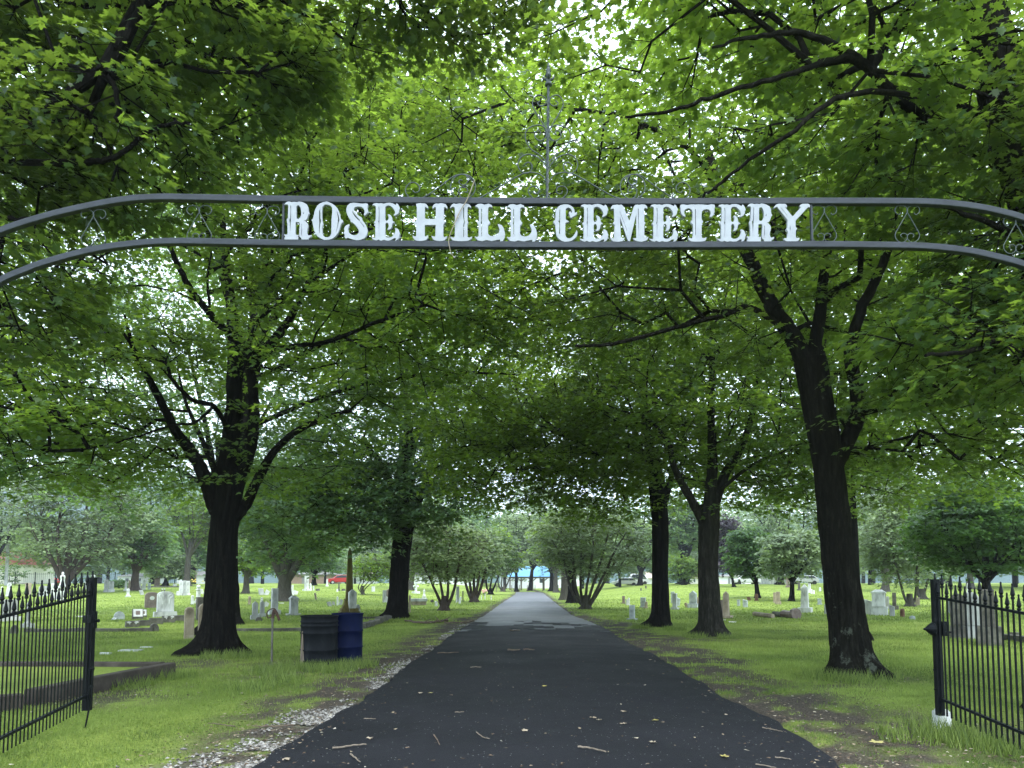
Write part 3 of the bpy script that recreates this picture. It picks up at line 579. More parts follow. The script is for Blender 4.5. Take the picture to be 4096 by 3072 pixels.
# --- T9 tall tree behind T1, T10 tall tree over the middle distance, T11 behind T5
g9 = G(905, 2492); Yt = g9.y
tree('maple_tree', 'tall forked maple rising behind the first letters of the sign', 'tree', g9,
     [g9, P(905, 2200, Yt), P(930, 1900, Yt), P(1000, 1500, Yt), P(1060, 1100, Yt)], [.45, .4, .38, .34, .28],
     [limb([(1060, 1100, Yt), (1065, 900, Yt), (1070, 700, Yt), (1070, 560, Yt)], .2, .1), limb([(1040, 1200, Yt), (1130, 1000, Yt), (1190, 800, Yt), (1250, 520, Yt), (1290, 400, Yt)], .17, .05),
      limb([(1000, 1500, Yt), (880, 1050, Yt), (820, 740, Yt), (830, 560, Yt)], .2, .1), limb([(1020, 1300, Yt), (960, 900, Yt), (930, 700, Yt), (960, 600, Yt)], .14, .06)],
     [(-9.5, 28, 15.5, 5, 4, 3.4), (-5.6, 27, 13.5, 3.5, 3.5, 2.6), (-13, 28, 13.6, 3.6, 3.6, 3), (-9, 27, 20, 5, 4.5, 3), (-4, 26, 18.5, 4, 4, 3)],
     520, 32, 1.0, .23, 'mid', 'leafblue', 'bark', seed=19, group=AV, tint=.6, holes=[(-13.4, 28, 12.2, 2.2, 5, 2)])
b = Vector((-3.9, 22.5, 0))
g10 = Vector((-8.75, 21.8, 0))
tree('maple_tree', 'bright green maple spreading over the drive behind the sign', 'tree', g10,
     [g10, (-8.7, 21.8, 3), (-8.4, 21.9, 6), (-7.6, 22, 9)], [.26, .22, .2, .17],
     [([(-8.0, 22, 7.5), (-4.5, 21, 9), (-2.8, 20.2, 10), (-1, 19.5, 10.5)], .09, .03), ([(-7.6, 22, 9), (-5.4, 21.5, 12), (-3.2, 21, 14.5)], .12, .04), ([(-8.3, 22, 6), (-5, 21, 7), (-2, 20.5, 7.4), (.2, 20, 7.2)], .08, .02)],
     [(-3.2, 20, 12.2, 3.6, 3.2, 2.4), (-1.0, 19, 9.2, 2.8, 2.8, 1.6), (-4.5, 20, 9.2, 3, 3, 1.8), (-1.4, 19.5, 14.8, 3.2, 3, 2), (-.5, 20.5, 6.8, 2.2, 2.6, 1.0), (-4.5, 20, 15.5, 3.4, 3, 2)],
     560, 40, .82, .17, 'mid', 'leafyel', seed=20, group=AV, tint=.6)
g11 = Vector((8.98, 19.5, 0))
tree('maple_tree', 'bright leaved maple behind the leaning trunk on the right', 'tree', g11,
     [g11, P(3350, 2150, 19.5), P(3315, 1850, 19.5), P(3270, 1500, 19.5), P(3300, 1100, 19.5)], [.26, .22, .2, .16],
     [([P(3270, 1500, 19.5), (8.0, 18.6, 9), (6.6, 18, 11)], .1, .03), ([P(3290, 1200, 19.5), (11.0, 19, 11), (12, 18.8, 13)], .1, .03), ([P(3300, 1100, 19.5), (8.4, 19, 12), (7.4, 18.6, 14.5)], .12, .04)],
     [(7.4, 17.6, 11.8, 3.4, 3, 2.4), (10.8, 18, 10.6, 3.0, 3, 2.4), (12.4, 18.5, 7.6, 2.4, 2.6, 1.6), (4.0, 17.5, 13, 3, 3, 2.2), (9.6, 18, 14.6, 3.4, 3, 2), (1.2, 18, 12.6, 2.4, 2.6, 2)],
     560, 38, .85, .17, 'mid', 'leafyel', seed=21, group=AV, tint=.6)
for lab, gx, Y, lobs, lm_, tn_, sd_ in (
    ('tall maple whose crown shows behind and above the leaning trunk on the right', .4585, 30, [(15, 29, 9, 5, 4, 3), (13, 28, 14, 5, 4, 3.5), (17.5, 29, 7.4, 3.5, 3.5, 3.0), (19, 29, 11, 3.5, 3.5, 3.0), (10.5, 28, 11, 3, 3, 2.4)], 'leafyel', .45, 71),
    ('tall maple whose crown closes the canopy behind the forked right trunk', .2692, 36, [(9, 35, 8, 5, 4, 3), (5, 34, 9.5, 4.5, 4, 3), (8, 34, 14, 5, 4, 3.4), (2.0, 34, 8.6, 3.4, 3.4, 2.4), (12.5, 34, 7.6, 3.6, 3.4, 2.6)], 'leaf', .75, 72),
    ('tall maple whose crown fills the sky behind the near left trunk', -.398, 38, [(-15, 37, 9, 5, 4, 3.4), (-11, 36, 12, 4.5, 4, 3.4), (-17, 37, 15, 5, 4, 3.2), (-20, 37, 8, 4, 4, 3.4), (-21, 37, 13, 4, 4, 3)], 'leafblue', .6, 73),
    ('tall maple whose crown shows over the drive behind the far left black trunk', -.1547, 48, [(-7, 47, 9.5, 5, 4, 3.2), (-2, 46, 11, 5, 4, 3.4), (-7, 46, 17, 5.5, 4, 4), (-1, 46, 19, 5.5, 4, 4), (2.5, 46, 14, 4, 4, 3), (-11, 47, 9, 4, 4, 3.2)], 'leafyel', .35, 74)):
    q = Vector((gx * Y, Y, float(H(gx * Y, Y))))
    tree('maple_tree', lab, 'tree', q, [q, q + Vector((0, 0, 3)), q + Vector((0, 0, 6)), Vector((lobs[0][0] * .3 + q.x * .7, Y, 9))], [.3, .27, .25, .2],
         [([(q.x, Y, 6), ((q.x + l[0]) / 2, Y - .5, (6 + l[2]) / 2 + .5), (l[0], l[1], l[2])], .16, .05) for l in lobs], lobs, 800, 36, 1.2, .23, 'mid', lm_, seed=sd_, group=AV, tint=tn_, flare=.5)
# off-frame trees that close the canopy beside the camera are left out: the photo shows open light from behind

# --- middle distance trees, each one its own
def midtree(label, name, gx, gy, top, left, right, bottom, lm, bm, trad, multi=None, n=200, per=26, size=.24, seed=1, Yo=None, fork=.35, group='trees across the cemetery lawn', R=.8, tint=.5, depth=.75, trunkshow=True, shell=.5):
    g = G(gx, gy) if Yo is None else P(gx, gy, Yo)
    if Yo is not None: g.z = float(H(g.x, g.y))
    Y = g.y; zt = P(gx, top, Y).z; zb = P(gx, bottom, Y).z; xl = P(left, gy, Y).x; xr = P(right, gy, Y).x
    cx, cz, rx, rz = (xl + xr) / 2, (zt + zb) / 2, (xr - xl) / 2, (zt - zb) / 2; ry = rx * depth
    r = np.random.default_rng(seed + 500); lobes = [(cx, Y, cz, rx * .8, ry * .8, rz * .85)]
    for k in range(7):
        a = k * .9 + r.uniform(0, .5); lobes.append((cx + rx * .55 * math.cos(a), Y + ry * .5 * math.sin(a * 1.7), cz + rz * .5 * math.sin(a), rx * .42, ry * .42, rz * .36))
    zf = g.z + (zb - g.z) * .8 + .2; limbs = []; tr = [g, (g.x + (cx - g.x) * .1, Y, g.z + (zf - g.z) * .5), (g.x + (cx - g.x) * .2, Y, zf), (g.x + (cx - g.x) * .5, Y, zf + (cz - zf) * .5)]
    if multi:
        tr = [g, (g.x, Y, g.z + .35), (g.x, Y, g.z + .8)]
        for k in range(multi):
            t = (k + .5) / multi * 2 - 1; q = r.uniform(-.6, .6)
            limbs.append(([(g.x + t * trad * .6, Y, g.z + .1), (g.x + t * rx * .25, Y + q * ry * .3, g.z + (zf - g.z) * .9), (cx + t * rx * .55, Y + q * ry * .6, zb + rz * .8), (cx + t * rx * .8, Y + q * ry, cz + rz * .4 * (1 - abs(t)))], trad * .5, trad * .12))
    else:
        for k in range(5):
            t = k / 4 * 2 - 1; limbs.append(([(g.x + (cx - g.x) * .2, Y, zf), (cx + t * rx * .35, Y + r.uniform(-.3, .3) * ry, zf + (cz - zf) * .6), (cx + t * rx * .7, Y + r.uniform(-.5, .5) * ry, cz + rz * (.5 - .4 * abs(t)))], trad * .5, trad * .12))
    return tree(name, label, 'tree', g, tr, [trad, trad * .85, trad * .75, trad * .6][:len(tr)], limbs, lobes, n, per, R, size, 'mid' if Y < 50 else 'far', lm, bm, seed=seed, group=group, flare=.5, gscale=max(1, Y / 30), tint=tint, shell=shell)
DR = 'small trees along the far drive'
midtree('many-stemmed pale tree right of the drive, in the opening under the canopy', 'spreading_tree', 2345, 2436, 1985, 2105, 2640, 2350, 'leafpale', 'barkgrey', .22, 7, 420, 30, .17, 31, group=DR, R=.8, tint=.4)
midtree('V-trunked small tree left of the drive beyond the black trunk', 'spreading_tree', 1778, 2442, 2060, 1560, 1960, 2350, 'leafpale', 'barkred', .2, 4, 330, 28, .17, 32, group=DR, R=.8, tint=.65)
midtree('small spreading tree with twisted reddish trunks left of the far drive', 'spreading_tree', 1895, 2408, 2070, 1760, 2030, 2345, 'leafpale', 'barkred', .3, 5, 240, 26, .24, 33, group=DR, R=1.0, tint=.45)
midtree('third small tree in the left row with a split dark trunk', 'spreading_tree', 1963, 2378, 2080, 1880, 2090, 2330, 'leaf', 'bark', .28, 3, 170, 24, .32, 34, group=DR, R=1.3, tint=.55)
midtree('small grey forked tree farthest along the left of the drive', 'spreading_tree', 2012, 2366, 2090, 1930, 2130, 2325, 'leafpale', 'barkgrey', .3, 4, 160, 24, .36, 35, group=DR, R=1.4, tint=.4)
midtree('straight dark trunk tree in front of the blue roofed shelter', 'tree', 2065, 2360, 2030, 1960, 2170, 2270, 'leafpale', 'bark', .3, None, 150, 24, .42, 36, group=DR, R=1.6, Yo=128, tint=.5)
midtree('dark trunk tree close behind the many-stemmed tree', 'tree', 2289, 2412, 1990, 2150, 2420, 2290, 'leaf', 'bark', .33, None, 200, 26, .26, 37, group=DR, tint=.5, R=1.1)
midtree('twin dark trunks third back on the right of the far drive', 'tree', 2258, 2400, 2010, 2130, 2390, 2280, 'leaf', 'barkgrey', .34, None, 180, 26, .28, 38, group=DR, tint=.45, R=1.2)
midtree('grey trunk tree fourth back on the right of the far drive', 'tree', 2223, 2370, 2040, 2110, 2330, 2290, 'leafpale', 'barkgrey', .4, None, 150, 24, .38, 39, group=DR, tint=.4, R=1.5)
midtree('leaning flared trunk at the far end of the drive on the right', 'tree', 2206, 2350, 2060, 2120, 2300, 2290, 'leafpale', 'bark', .4, None, 140, 24, .42, 40, group=DR, Yo=130, tint=.4, R=1.6)
LW = 'trees across the cemetery lawn'
midtree('big tree with thick pale brown trunk and bluish leaves hanging near the lawn', 'lawn_tree', 1132, 2404, 1740, 880, 1430, 2335, 'leafblue', 'barkgrey', .62, None, 800, 30, .26, 41, R=1.1, tint=.55)
midtree('small tree with a thin grey trunk just right of the near left maple', 'lawn_tree', 984, 2374, 2150, 890, 1080, 2310, 'leafyel', 'barkgrey', .3, None, 130, 24, .3, 42, R=1.1)
midtree('dark thin tree by the tall white monument', 'lawn_tree', 1255, 2348, 2150, 1180, 1340, 2300, 'leafdark', 'bark', .3, None, 110, 22, .4, 43, R=1.5, Yo=98)
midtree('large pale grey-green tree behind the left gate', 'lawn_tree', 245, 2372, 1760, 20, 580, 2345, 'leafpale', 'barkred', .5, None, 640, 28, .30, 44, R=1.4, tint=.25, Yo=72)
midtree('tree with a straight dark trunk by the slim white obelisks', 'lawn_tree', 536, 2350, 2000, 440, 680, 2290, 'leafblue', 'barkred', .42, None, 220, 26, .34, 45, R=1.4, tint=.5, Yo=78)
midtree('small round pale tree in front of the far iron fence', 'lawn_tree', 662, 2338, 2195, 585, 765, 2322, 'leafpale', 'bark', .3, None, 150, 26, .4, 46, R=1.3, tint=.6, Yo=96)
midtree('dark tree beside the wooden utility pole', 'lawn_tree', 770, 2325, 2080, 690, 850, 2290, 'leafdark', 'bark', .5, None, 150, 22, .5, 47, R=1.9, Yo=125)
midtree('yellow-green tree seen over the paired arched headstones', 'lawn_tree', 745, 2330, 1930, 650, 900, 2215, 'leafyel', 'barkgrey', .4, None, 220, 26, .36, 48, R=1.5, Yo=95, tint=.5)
midtree('low leafy sapling between the brown obelisk and the black trunk', 'lawn_tree', 1450, 2378, 2200, 1395, 1600, 2345, 'leafyel', 'barkgrey', .12, 4, 150, 24, .2, 49, R=.8, tint=.6)
midtree('round clipped-looking dark maple with a short trunk on the rise', 'lawn_tree', 3032, 2392, 2090, 2893, 3120, 2335, 'leafdark', 'bark', .2, None, 300, 30, .24, 50, R=.85, tint=.5, shell=.65)
midtree('pale silvery tree right of the round dark maple', 'lawn_tree', 3168, 2404, 2090, 3030, 3330, 2330, 'leafpale', 'bark', .19, None, 260, 26, .26, 51, R=1.0, tint=.3)
midtree('pale silvery tree with a forked trunk left of the right gate', 'lawn_tree', 3640, 2426, 1880, 3420, 3830, 2372, 'leafpale', 'barkgrey', .2, 2, 520, 30, .2, 52, R=.9, tint=.3)
midtree('dense round green maple standing behind the right gate', 'lawn_tree', 3945, 2462, 1880, 3590, 4330, 2330, 'leafdark', 'bark', .2, None, 850, 34, .19, 53, R=.7, tint=.7, shell=.7)
midtree('second forked pale tree just behind the silvery one', 'lawn_tree', 3690, 2396, 2050, 3590, 3850, 2370, 'leafpale', 'barkgrey', .25, 2, 170, 24, .27, 54, R=1.1, tint=.3)
midtree('purple leaved tree beside the round dark maple', 'lawn_tree', 2936, 2362, 2030, 2850, 2975, 2325, 'leafpurple', 'bark', .2, None, 180, 26, .36, 55, R=1.3, Yo=92, tint=.5)
midtree('tall dark tree with a thick leaning trunk above the shrubs', 'lawn_tree', 2735, 2322, 1950, 2640, 2850, 2240, 'leafblue', 'bark', .75, None, 220, 24, .5, 56, R=1.9, Yo=118)
midtree('light green bush round the foot of the leaning tree', 'bush', 2735, 2336, 2215, 2670, 2810, 2338, 'leafyel', 'bark', .2, 5, 150, 24, .32, 57, R=1.2, Yo=104, group=LW, tint=.4)

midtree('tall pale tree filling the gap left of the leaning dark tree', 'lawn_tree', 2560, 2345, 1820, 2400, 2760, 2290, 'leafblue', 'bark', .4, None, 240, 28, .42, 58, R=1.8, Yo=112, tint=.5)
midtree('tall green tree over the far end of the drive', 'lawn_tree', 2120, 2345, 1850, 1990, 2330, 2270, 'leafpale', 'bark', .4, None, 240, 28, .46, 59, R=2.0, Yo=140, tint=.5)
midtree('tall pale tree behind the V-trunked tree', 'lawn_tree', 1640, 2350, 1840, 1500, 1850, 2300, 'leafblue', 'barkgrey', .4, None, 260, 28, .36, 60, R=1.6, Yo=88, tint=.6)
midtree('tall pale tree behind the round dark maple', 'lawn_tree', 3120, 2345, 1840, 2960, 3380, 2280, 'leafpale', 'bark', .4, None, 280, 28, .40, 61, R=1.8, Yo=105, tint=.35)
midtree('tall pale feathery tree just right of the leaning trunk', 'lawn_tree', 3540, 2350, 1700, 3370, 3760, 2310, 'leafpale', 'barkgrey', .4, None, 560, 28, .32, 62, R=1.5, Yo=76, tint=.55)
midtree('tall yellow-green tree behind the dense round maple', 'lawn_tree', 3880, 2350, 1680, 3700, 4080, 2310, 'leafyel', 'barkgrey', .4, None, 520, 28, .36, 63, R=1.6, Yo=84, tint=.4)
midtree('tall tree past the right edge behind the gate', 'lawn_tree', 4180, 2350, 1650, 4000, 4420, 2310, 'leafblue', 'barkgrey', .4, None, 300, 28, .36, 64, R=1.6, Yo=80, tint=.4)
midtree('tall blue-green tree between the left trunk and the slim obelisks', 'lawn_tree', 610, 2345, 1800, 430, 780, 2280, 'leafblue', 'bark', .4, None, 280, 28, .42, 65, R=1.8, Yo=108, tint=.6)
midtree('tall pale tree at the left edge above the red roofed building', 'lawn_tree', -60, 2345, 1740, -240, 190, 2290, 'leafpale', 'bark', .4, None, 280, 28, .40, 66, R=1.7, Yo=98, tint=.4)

# --- far tree line: repeats of four shared crowns
def far_proto(lm, seed):
    r = np.random.default_rng(seed); lob = [(0, 0, .62, .40, .40, .34)] + [(.3 * math.cos(a), .3 * math.sin(a), .5 + .2 * math.sin(a * 1.9), .22, .22, .16) for a in np.arange(8) * .85]
    pts = sample_lobes(lob, 360, r, .6); d = pts - np.array([0, 0, .5])
    cr = make_leaves('crown', M[lm], pts, unit(d), 16, .085, .034, 'far', r)
    tb = MB(); tb.tube([(0, 0, 0), (0.01, 0, .25), (0, .01, .6)], [.03, .024, .012], 8)
    for a in range(5): tb.tube([(0, 0, .22 + .04 * a), (.1 * math.cos(a * 1.3), .1 * math.sin(a * 1.3), .42 + .04 * a), (.25 * math.cos(a * 1.3), .25 * math.sin(a * 1.3), .6 + .03 * a)], [.014, .01, .004], 5)
    return cr.data, tb, cr
protos = []
for lm, sd_ in (('leafpale', 1), ('leafblue', 2), ('leafyel', 3), ('leafdark', 4), ('leafpale', 5), ('leafdark', 6)):
    cm, tb, cr = far_proto(lm, sd_); to = tb.build('trunk', M['bark']); protos.append((cm, to.data)); bpy.data.objects.remove(cr); bpy.data.objects.remove(to)
fr = np.random.default_rng(99)
far_spots = []
for k in range(34): far_spots.append((-150 + k * 9.3 + fr.uniform(-2.5, 2.5), fr.uniform(185, 235), fr.uniform(17, 27), k % 6))
for k in range(14): far_spots.append((-100 + k * 15 + fr.uniform(-3, 3), fr.uniform(255, 300), fr.uniform(28, 38), (k * 5 + 1) % 6))
for sx, Y, hgt, kd in ((1420, 150, 9, 0), (1560, 150, 8, 2), (1700, 160, 9, 4), (2480, 120, 8, 0), (2560, 150, 9, 1), (3350, 120, 9, 0), (3480, 105, 11, 4), (2020, 175, 13, 0), (2330, 150, 10, 4), (430, 150, 12, 1), (100, 120, 10, 2), (620, 160, 17, 1), (830, 150, 13, 0), (1050, 140, 10, 3), (3800, 95, 10, 4), (3950, 105, 11, 0), (4060, 90, 9, 2), (1300, 135, 8, 1)):
    far_spots.append((P(sx, 2330, Y).x, Y, hgt, kd))
FL = {0: 'pale green', 1: 'bluish green', 2: 'yellow-green', 3: 'dark green', 4: 'pale green', 5: 'dark green'}
rows = sorted(far_spots)
def side_words(x, Y):
    sx = (x / Y * F + 512) * 4
    marks = [(-400, 'past the left edge behind the red roofed building'), (60, 'behind the red roofed building'), (260, 'behind the large tree at the left gate'), (480, 'behind the slim white obelisks'), (700, 'behind the utility pole'), (900, 'behind the near left maple trunk'), (1130, 'behind the brown brick house'), (1380, 'behind the red car'), (1600, 'behind the left black trunk'), (1800, 'behind the V-trunked tree'), (2000, 'left of the blue roofed shelter'), (2130, 'behind the blue roofed shelter'), (2330, 'behind the many-stemmed tree'), (2560, 'behind the tan roofed house'), (2740, 'behind the leaning dark tree'), (2900, 'behind the purple tree'), (3050, 'behind the round dark maple'), (3300, 'behind the near right trunk'), (3600, 'behind the silvery tree'), (3900, 'behind the right gate'), (4300, 'past the right edge beyond the gate')]
    return min(marks, key=lambda q: abs(q[0] - sx))[1], sx
seen = {}
for x_, Y, hgt, kd in rows:
    wds, sx = side_words(x_, Y); colr = FL[kd]; key = (wds, colr)
    seen[key] = seen.get(key, 0) + 1
    rank = ('', ', second from left', ', third from left', ', fourth from left')[min(seen[key] - 1, 3)]
    if sx < -350 or sx > 4500: continue
    wds = wds.replace('past the right edge beyond the gate', 'past the right edge').replace('past the left edge behind the red roofed building', 'past the left edge')
    dist = 'low' if hgt < 11 else ('tall' if hgt > 22 else 'mid-sized')
    o = empty('far_tree', (x_, Y, float(H(x_, Y)) - .1), f'{dist} {colr} tree {wds}{rank}', 'tree', 'trees beyond the cemetery', rz=fr.uniform(0, 6))
    o.scale = (hgt * fr.uniform(.85, 1.15), hgt * fr.uniform(.85, 1.15), hgt)
    for nm, me in (('crown', protos[kd][0]), ('trunk', protos[kd][1])): link(nm, me, o)
# ============================================================ ENTRANCE ARCH WITH THE SIGN
AY = 6.1
arch = empty('entrance_arch', (0, AY, 0), 'dark steel arch over the drive carrying white ROSE HILL CEMETERY letters', 'arch')
def rel(p, o): return np.array(tuple(p)) - np.array(tuple(o))
def box_path(name, pts, w, d, material, parent, org):
    """square tube swept along a path in the x-z plane"""
    p = smooth_path(pts, 5) - np.array(tuple(org)); t = unit(np.gradient(p, axis=0)); nrm = np.stack([-t[:, 2], 0 * t[:, 0], t[:, 0]], 1)
    V = []; b = .005
    prof = [(-w / 2 + b, -d / 2), (w / 2 - b, -d / 2), (w / 2, -d / 2 + b), (w / 2, d / 2 - b), (w / 2 - b, d / 2), (-w / 2 + b, d / 2), (-w / 2, d / 2 - b), (-w / 2, -d / 2 + b)]
    n = len(prof)
    for q, nn in zip(p, nrm):
        for a, c in prof: V.append(q + nn * a + np.array([0, c, 0]))
    Q = [(i * n + k, i * n + (k + 1) % n, (i + 1) * n + (k + 1) % n, (i + 1) * n + k) for i in range(len(p) - 1) for k in range(n)]
    return link(name, np_mesh(name, V, [Q], material), parent)
top = [(-262, 2950), (-262, 2300), (-262, 1700), (-258, 1400), (-240, 1200), (-180, 1070), (-100, 990), (0, 928), (190, 866), (380, 822), (520, 799), (640, 792), (760, 793), (1140, 800), (1700, 806), (2200, 809), (2700, 810), (3240, 808), (3600, 809), (3750, 813), (3889, 828), (4000, 850), (4096, 878), (4190, 925), (4270, 1000), (4320, 1120), (4345, 1400), (4350, 1700), (4350, 2300), (4350, 2950)]
bot = [(-130, 2950), (-130, 2300), (-130, 1700), (-128, 1420), (-110, 1290), (-70, 1200), (0, 1128), (100, 1083), (190, 1050), (380, 1000), (560, 975), (700, 968), (860, 970), (1140, 975), (1700, 980), (2200, 983), (2700, 983), (3240, 981), (3500, 983), (3700, 988), (3850, 1003), (3950, 1022), (4096, 1062), (4160, 1110), (4205, 1180), (4225, 1300), (4230, 1700), (4230, 2300), (4230, 2950)]
def fixz(pts):
    o = []
    for a, b_ in pts:
        q = P(a, b_, AY)
        if b_ == 2950: q.z = -.1
        o.append(q)
    return o
box_path('top_rail', fixz(top), .055, .055, M['steel'], arch, (0, AY, 0))
box_path('bottom_rail', fixz(bot), .055, .055, M['steel'], arch, (0, AY, 0))
for sx in (1136, 3243):
    mb = MB(); a = P(sx, 812, AY); b_ = P(sx, 972, AY); mb.box(a.x - .008, a.x + .008, -.014, .014, b_.z, a.z); mb.build('divider_bar', M['steel'], arch)

# letters, traced stroke by stroke
c1 = lambda ox, s=.12206: (lambda p: (ox + p[0] * s, 800 + p[1] * s))
GL = {}
GL['H'] = (c1(1640), [[(215,180),(300,165),(370,158),(410,168),(480,165),(540,190),(585,240),(605,300),(600,322),(560,300),(520,270),(500,290),(495,350),(490,600),(500,650),(540,675),(830,675),(858,640),(862,300),(850,280),(820,280),(790,300),(765,335),(748,300),(760,250),(800,200),(850,172),(950,178),(1010,160),(1100,172),(1170,190),(1210,240),(1232,300),(1225,340),(1190,300),(1150,280),(1120,300),(1115,600),(1110,720),(1150,780),(1110,830),(1100,860),(1095,1200),(1110,1250),(1150,1270),(1215,1240),(1200,1300),(1160,1350),(1100,1380),(960,1390),(850,1375),(790,1350),(750,1300),(720,1225),(760,1240),(810,1255),(845,1230),(855,880),(850,865),(500,862),(490,880),(485,1220),(500,1245),(540,1245),(595,1215),(600,1270),(570,1320),(520,1365),(400,1385),(330,1392),(230,1380),(170,1350),(120,1290),(100,1215),(150,1240),(200,1245),(220,1220),(222,860),(215,810),(180,770),(225,720),(235,640),(240,280),(225,240)]])
GL['I'] = (c1(1640), [[(1325,320),(1340,270),(1380,210),(1430,175),(1540,185),(1640,165),(1740,185),(1830,170),(1900,180),(1960,215),(2000,265),(2005,310),(1950,275),(1900,280),(1885,320),(1885,720),(1915,780),(1885,830),(1885,1240),(1900,1270),(1950,1285),(2030,1250),(2020,1310),(1970,1350),(1900,1385),(1700,1395),(1500,1385),(1410,1370),(1360,1320),(1338,1250),(1400,1270),(1450,1280),(1480,1240),(1482,830),(1460,780),(1485,720),(1480,330),(1460,285),(1410,270),(1370,285)], [(1745,300),(1780,300),(1782,640),(1815,775),(1785,880),(1780,1255),(1748,1255),(1750,860),(1770,780),(1748,640)]])
GL['E'] = (c1(1370), [[(1000,215),(1040,175),(1130,155),(1210,170),(1290,160),(1370,180),(1450,155),(1560,145),(1660,165),(1720,195),(1760,220),(1790,165),(1840,200),(1860,250),(1885,300),(1890,345),(1865,370),(1865,430),(1840,490),(1790,530),(1720,565),(1705,530),(1735,500),(1745,450),(1720,380),(1670,310),(1600,250),(1530,225),(1460,240),(1415,280),(1410,640),(1420,710),(1460,735),(1500,720),(1530,670),(1535,600),(1505,530),(1540,520),(1600,560),(1635,620),(1640,700),(1660,745),(1715,770),(1660,800),(1635,850),(1625,940),(1580,1000),(1500,1025),(1490,1000),(1520,970),(1535,900),(1525,830),(1490,790),(1450,795),(1420,830),(1412,1200),(1430,1250),(1480,1280),(1570,1280),(1640,1250),(1700,1190),(1740,1110),(1755,1040),(1740,975),(1790,980),(1850,1030),(1870,1090),(1900,1150),(1880,1200),(1875,1260),(1840,1330),(1740,1385),(1770,1320),(1760,1290),(1700,1300),(1620,1350),(1500,1385),(1380,1350),(1280,1385),(1200,1340),(1130,1370),(1050,1355),(1000,1320),(980,1275),(1040,1290),(1085,1290),(1095,1250),(1095,830),(1050,770),(1100,730),(1110,650),(1115,290),(1100,240),(1060,225)], [(1195,265),(1225,275),(1232,500),(1228,760),(1220,1240),(1200,1240),(1205,800),(1180,750),(1205,720),(1210,400)]])
GL['L'] = (lambda p: (1100 + p[0] * .4973, 750 + p[1] * .4973), [[(1870,165),(1890,150),(1915,147),(1945,155),(1975,147),(2000,158),(2007,175),(1985,170),(1972,180),(1970,270),(1988,297),(1970,320),(1970,385),(1985,403),(2010,408),(2040,400),(2062,375),(2066,350),(2052,310),(2080,318),(2097,345),(2107,385),(2105,415),(2090,445),(2068,447),(2070,432),(2050,435),(2000,445),(1960,437),(1925,445),(1890,440),(1868,410),(1885,415),(1897,405),(1897,315),(1885,297),(1900,280),(1898,185),(1885,172)], [(1916,185),(1923,190),(1924,405),(1917,405),(1917,310),(1911,297),(1917,285)]])
GL['R'] = (c1(1130), [[(100,195),(130,150),(180,115),(250,105),(330,125),(420,115),(500,125),(570,105),(660,120),(750,155),(820,200),(855,270),(865,350),(880,440),(910,480),(870,530),(850,600),(830,660),(790,705),(730,725),(790,760),(850,830),(865,900),(850,980),(830,1060),(825,1120),(840,1180),(880,1215),(970,1195),(965,1240),(930,1280),(885,1290),(885,1340),(645,1340),(645,1285),(600,1260),(580,1210),(580,1050),(595,900),(590,800),(570,770),(470,770),(455,800),(445,1100),(455,1170),(490,1205),(545,1190),(530,1240),(540,1280),(540,1340),(95,1340),(95,1285),(130,1260),(95,1200),(90,1170),(140,1185),(190,1185),(200,1120),(195,850),(170,690),(210,640),(215,400),(225,240),(200,195),(150,195)], [(480,260),(510,230),(570,222),(620,300),(645,420),(645,540),(610,630),(560,672),(500,670),(475,630)], [(290,230),(315,240),(312,620),(300,850),(285,1115),(268,1115),(262,800),(245,690),(280,650),(290,400)], [(640,800),(670,850),(665,1100),(662,1225),(635,1210),(640,1050),(650,900)], [(690,340),(715,440),(735,480),(700,540),(690,500),(705,440)]])
GL['O'] = (c1(1130), [[(1480,100),(1530,125),(1640,170),(1740,240),(1820,330),(1870,430),(1900,560),(1930,680),(1990,710),(2015,760),(1960,800),(1920,880),(1890,1000),(1840,1120),(1760,1230),(1660,1310),(1560,1345),(1400,1355),(1290,1310),(1180,1240),(1110,1140),(1060,1020),(1030,880),(1010,760),(980,705),(1020,670),(1050,590),(1080,430),(1120,330),(1170,240),(1250,170),(1350,130),(1430,115)], [(1400,205),(1500,200),(1590,225),(1650,290),(1660,420),(1635,700),(1630,1000),(1625,1150),(1590,1230),(1510,1275),(1420,1265),(1350,1210),(1320,1130),(1320,950),(1350,800),(1320,720),(1310,500),(1330,280)], [(1260,290),(1275,500),(1270,640),(1290,740),(1265,860),(1250,1000),(1245,1150),(1215,1120),(1215,900),(1225,800),(1215,640),(1225,420)], [(1760,350),(1820,440),(1865,560),(1895,700),(1860,820),(1835,950),(1800,1080),(1740,1165),(1790,1040),(1820,900),(1830,760),(1835,620),(1810,480)]])
GL['S'] = (c1(1370), [[(150,400),(155,320),(190,230),(270,165),(380,145),(500,155),(600,170),(700,175),(780,165),(840,180),(855,210),(840,260),(830,330),(845,380),(870,440),(830,480),(780,540),(735,560),(725,520),(750,460),(740,380),(700,310),(640,275),(540,262),(450,275),(400,310),(385,370),(410,420),(480,510),(560,580),(650,625),(650,690),(720,780),(790,890),(830,1000),(835,1100),(800,1220),(730,1300),(620,1350),(500,1365),(380,1345),(280,1310),(190,1280),(150,1310),(110,1290),(90,1240),(100,1180),(65,1120),(95,1060),(80,990),(100,930),(150,880),(235,845),(240,880),(205,960),(205,1060),(240,1130),(320,1190),(420,1210),(510,1180),(560,1110),(555,1030),(500,930),(420,840),(340,775),(290,770),(290,710),(220,610),(170,500)], [(350,380),(375,450),(450,550),(530,640),(590,690),(580,730),(650,810),(720,890),(765,980),(720,940),(640,830),(550,720),(500,680),(400,560),(340,450)]])
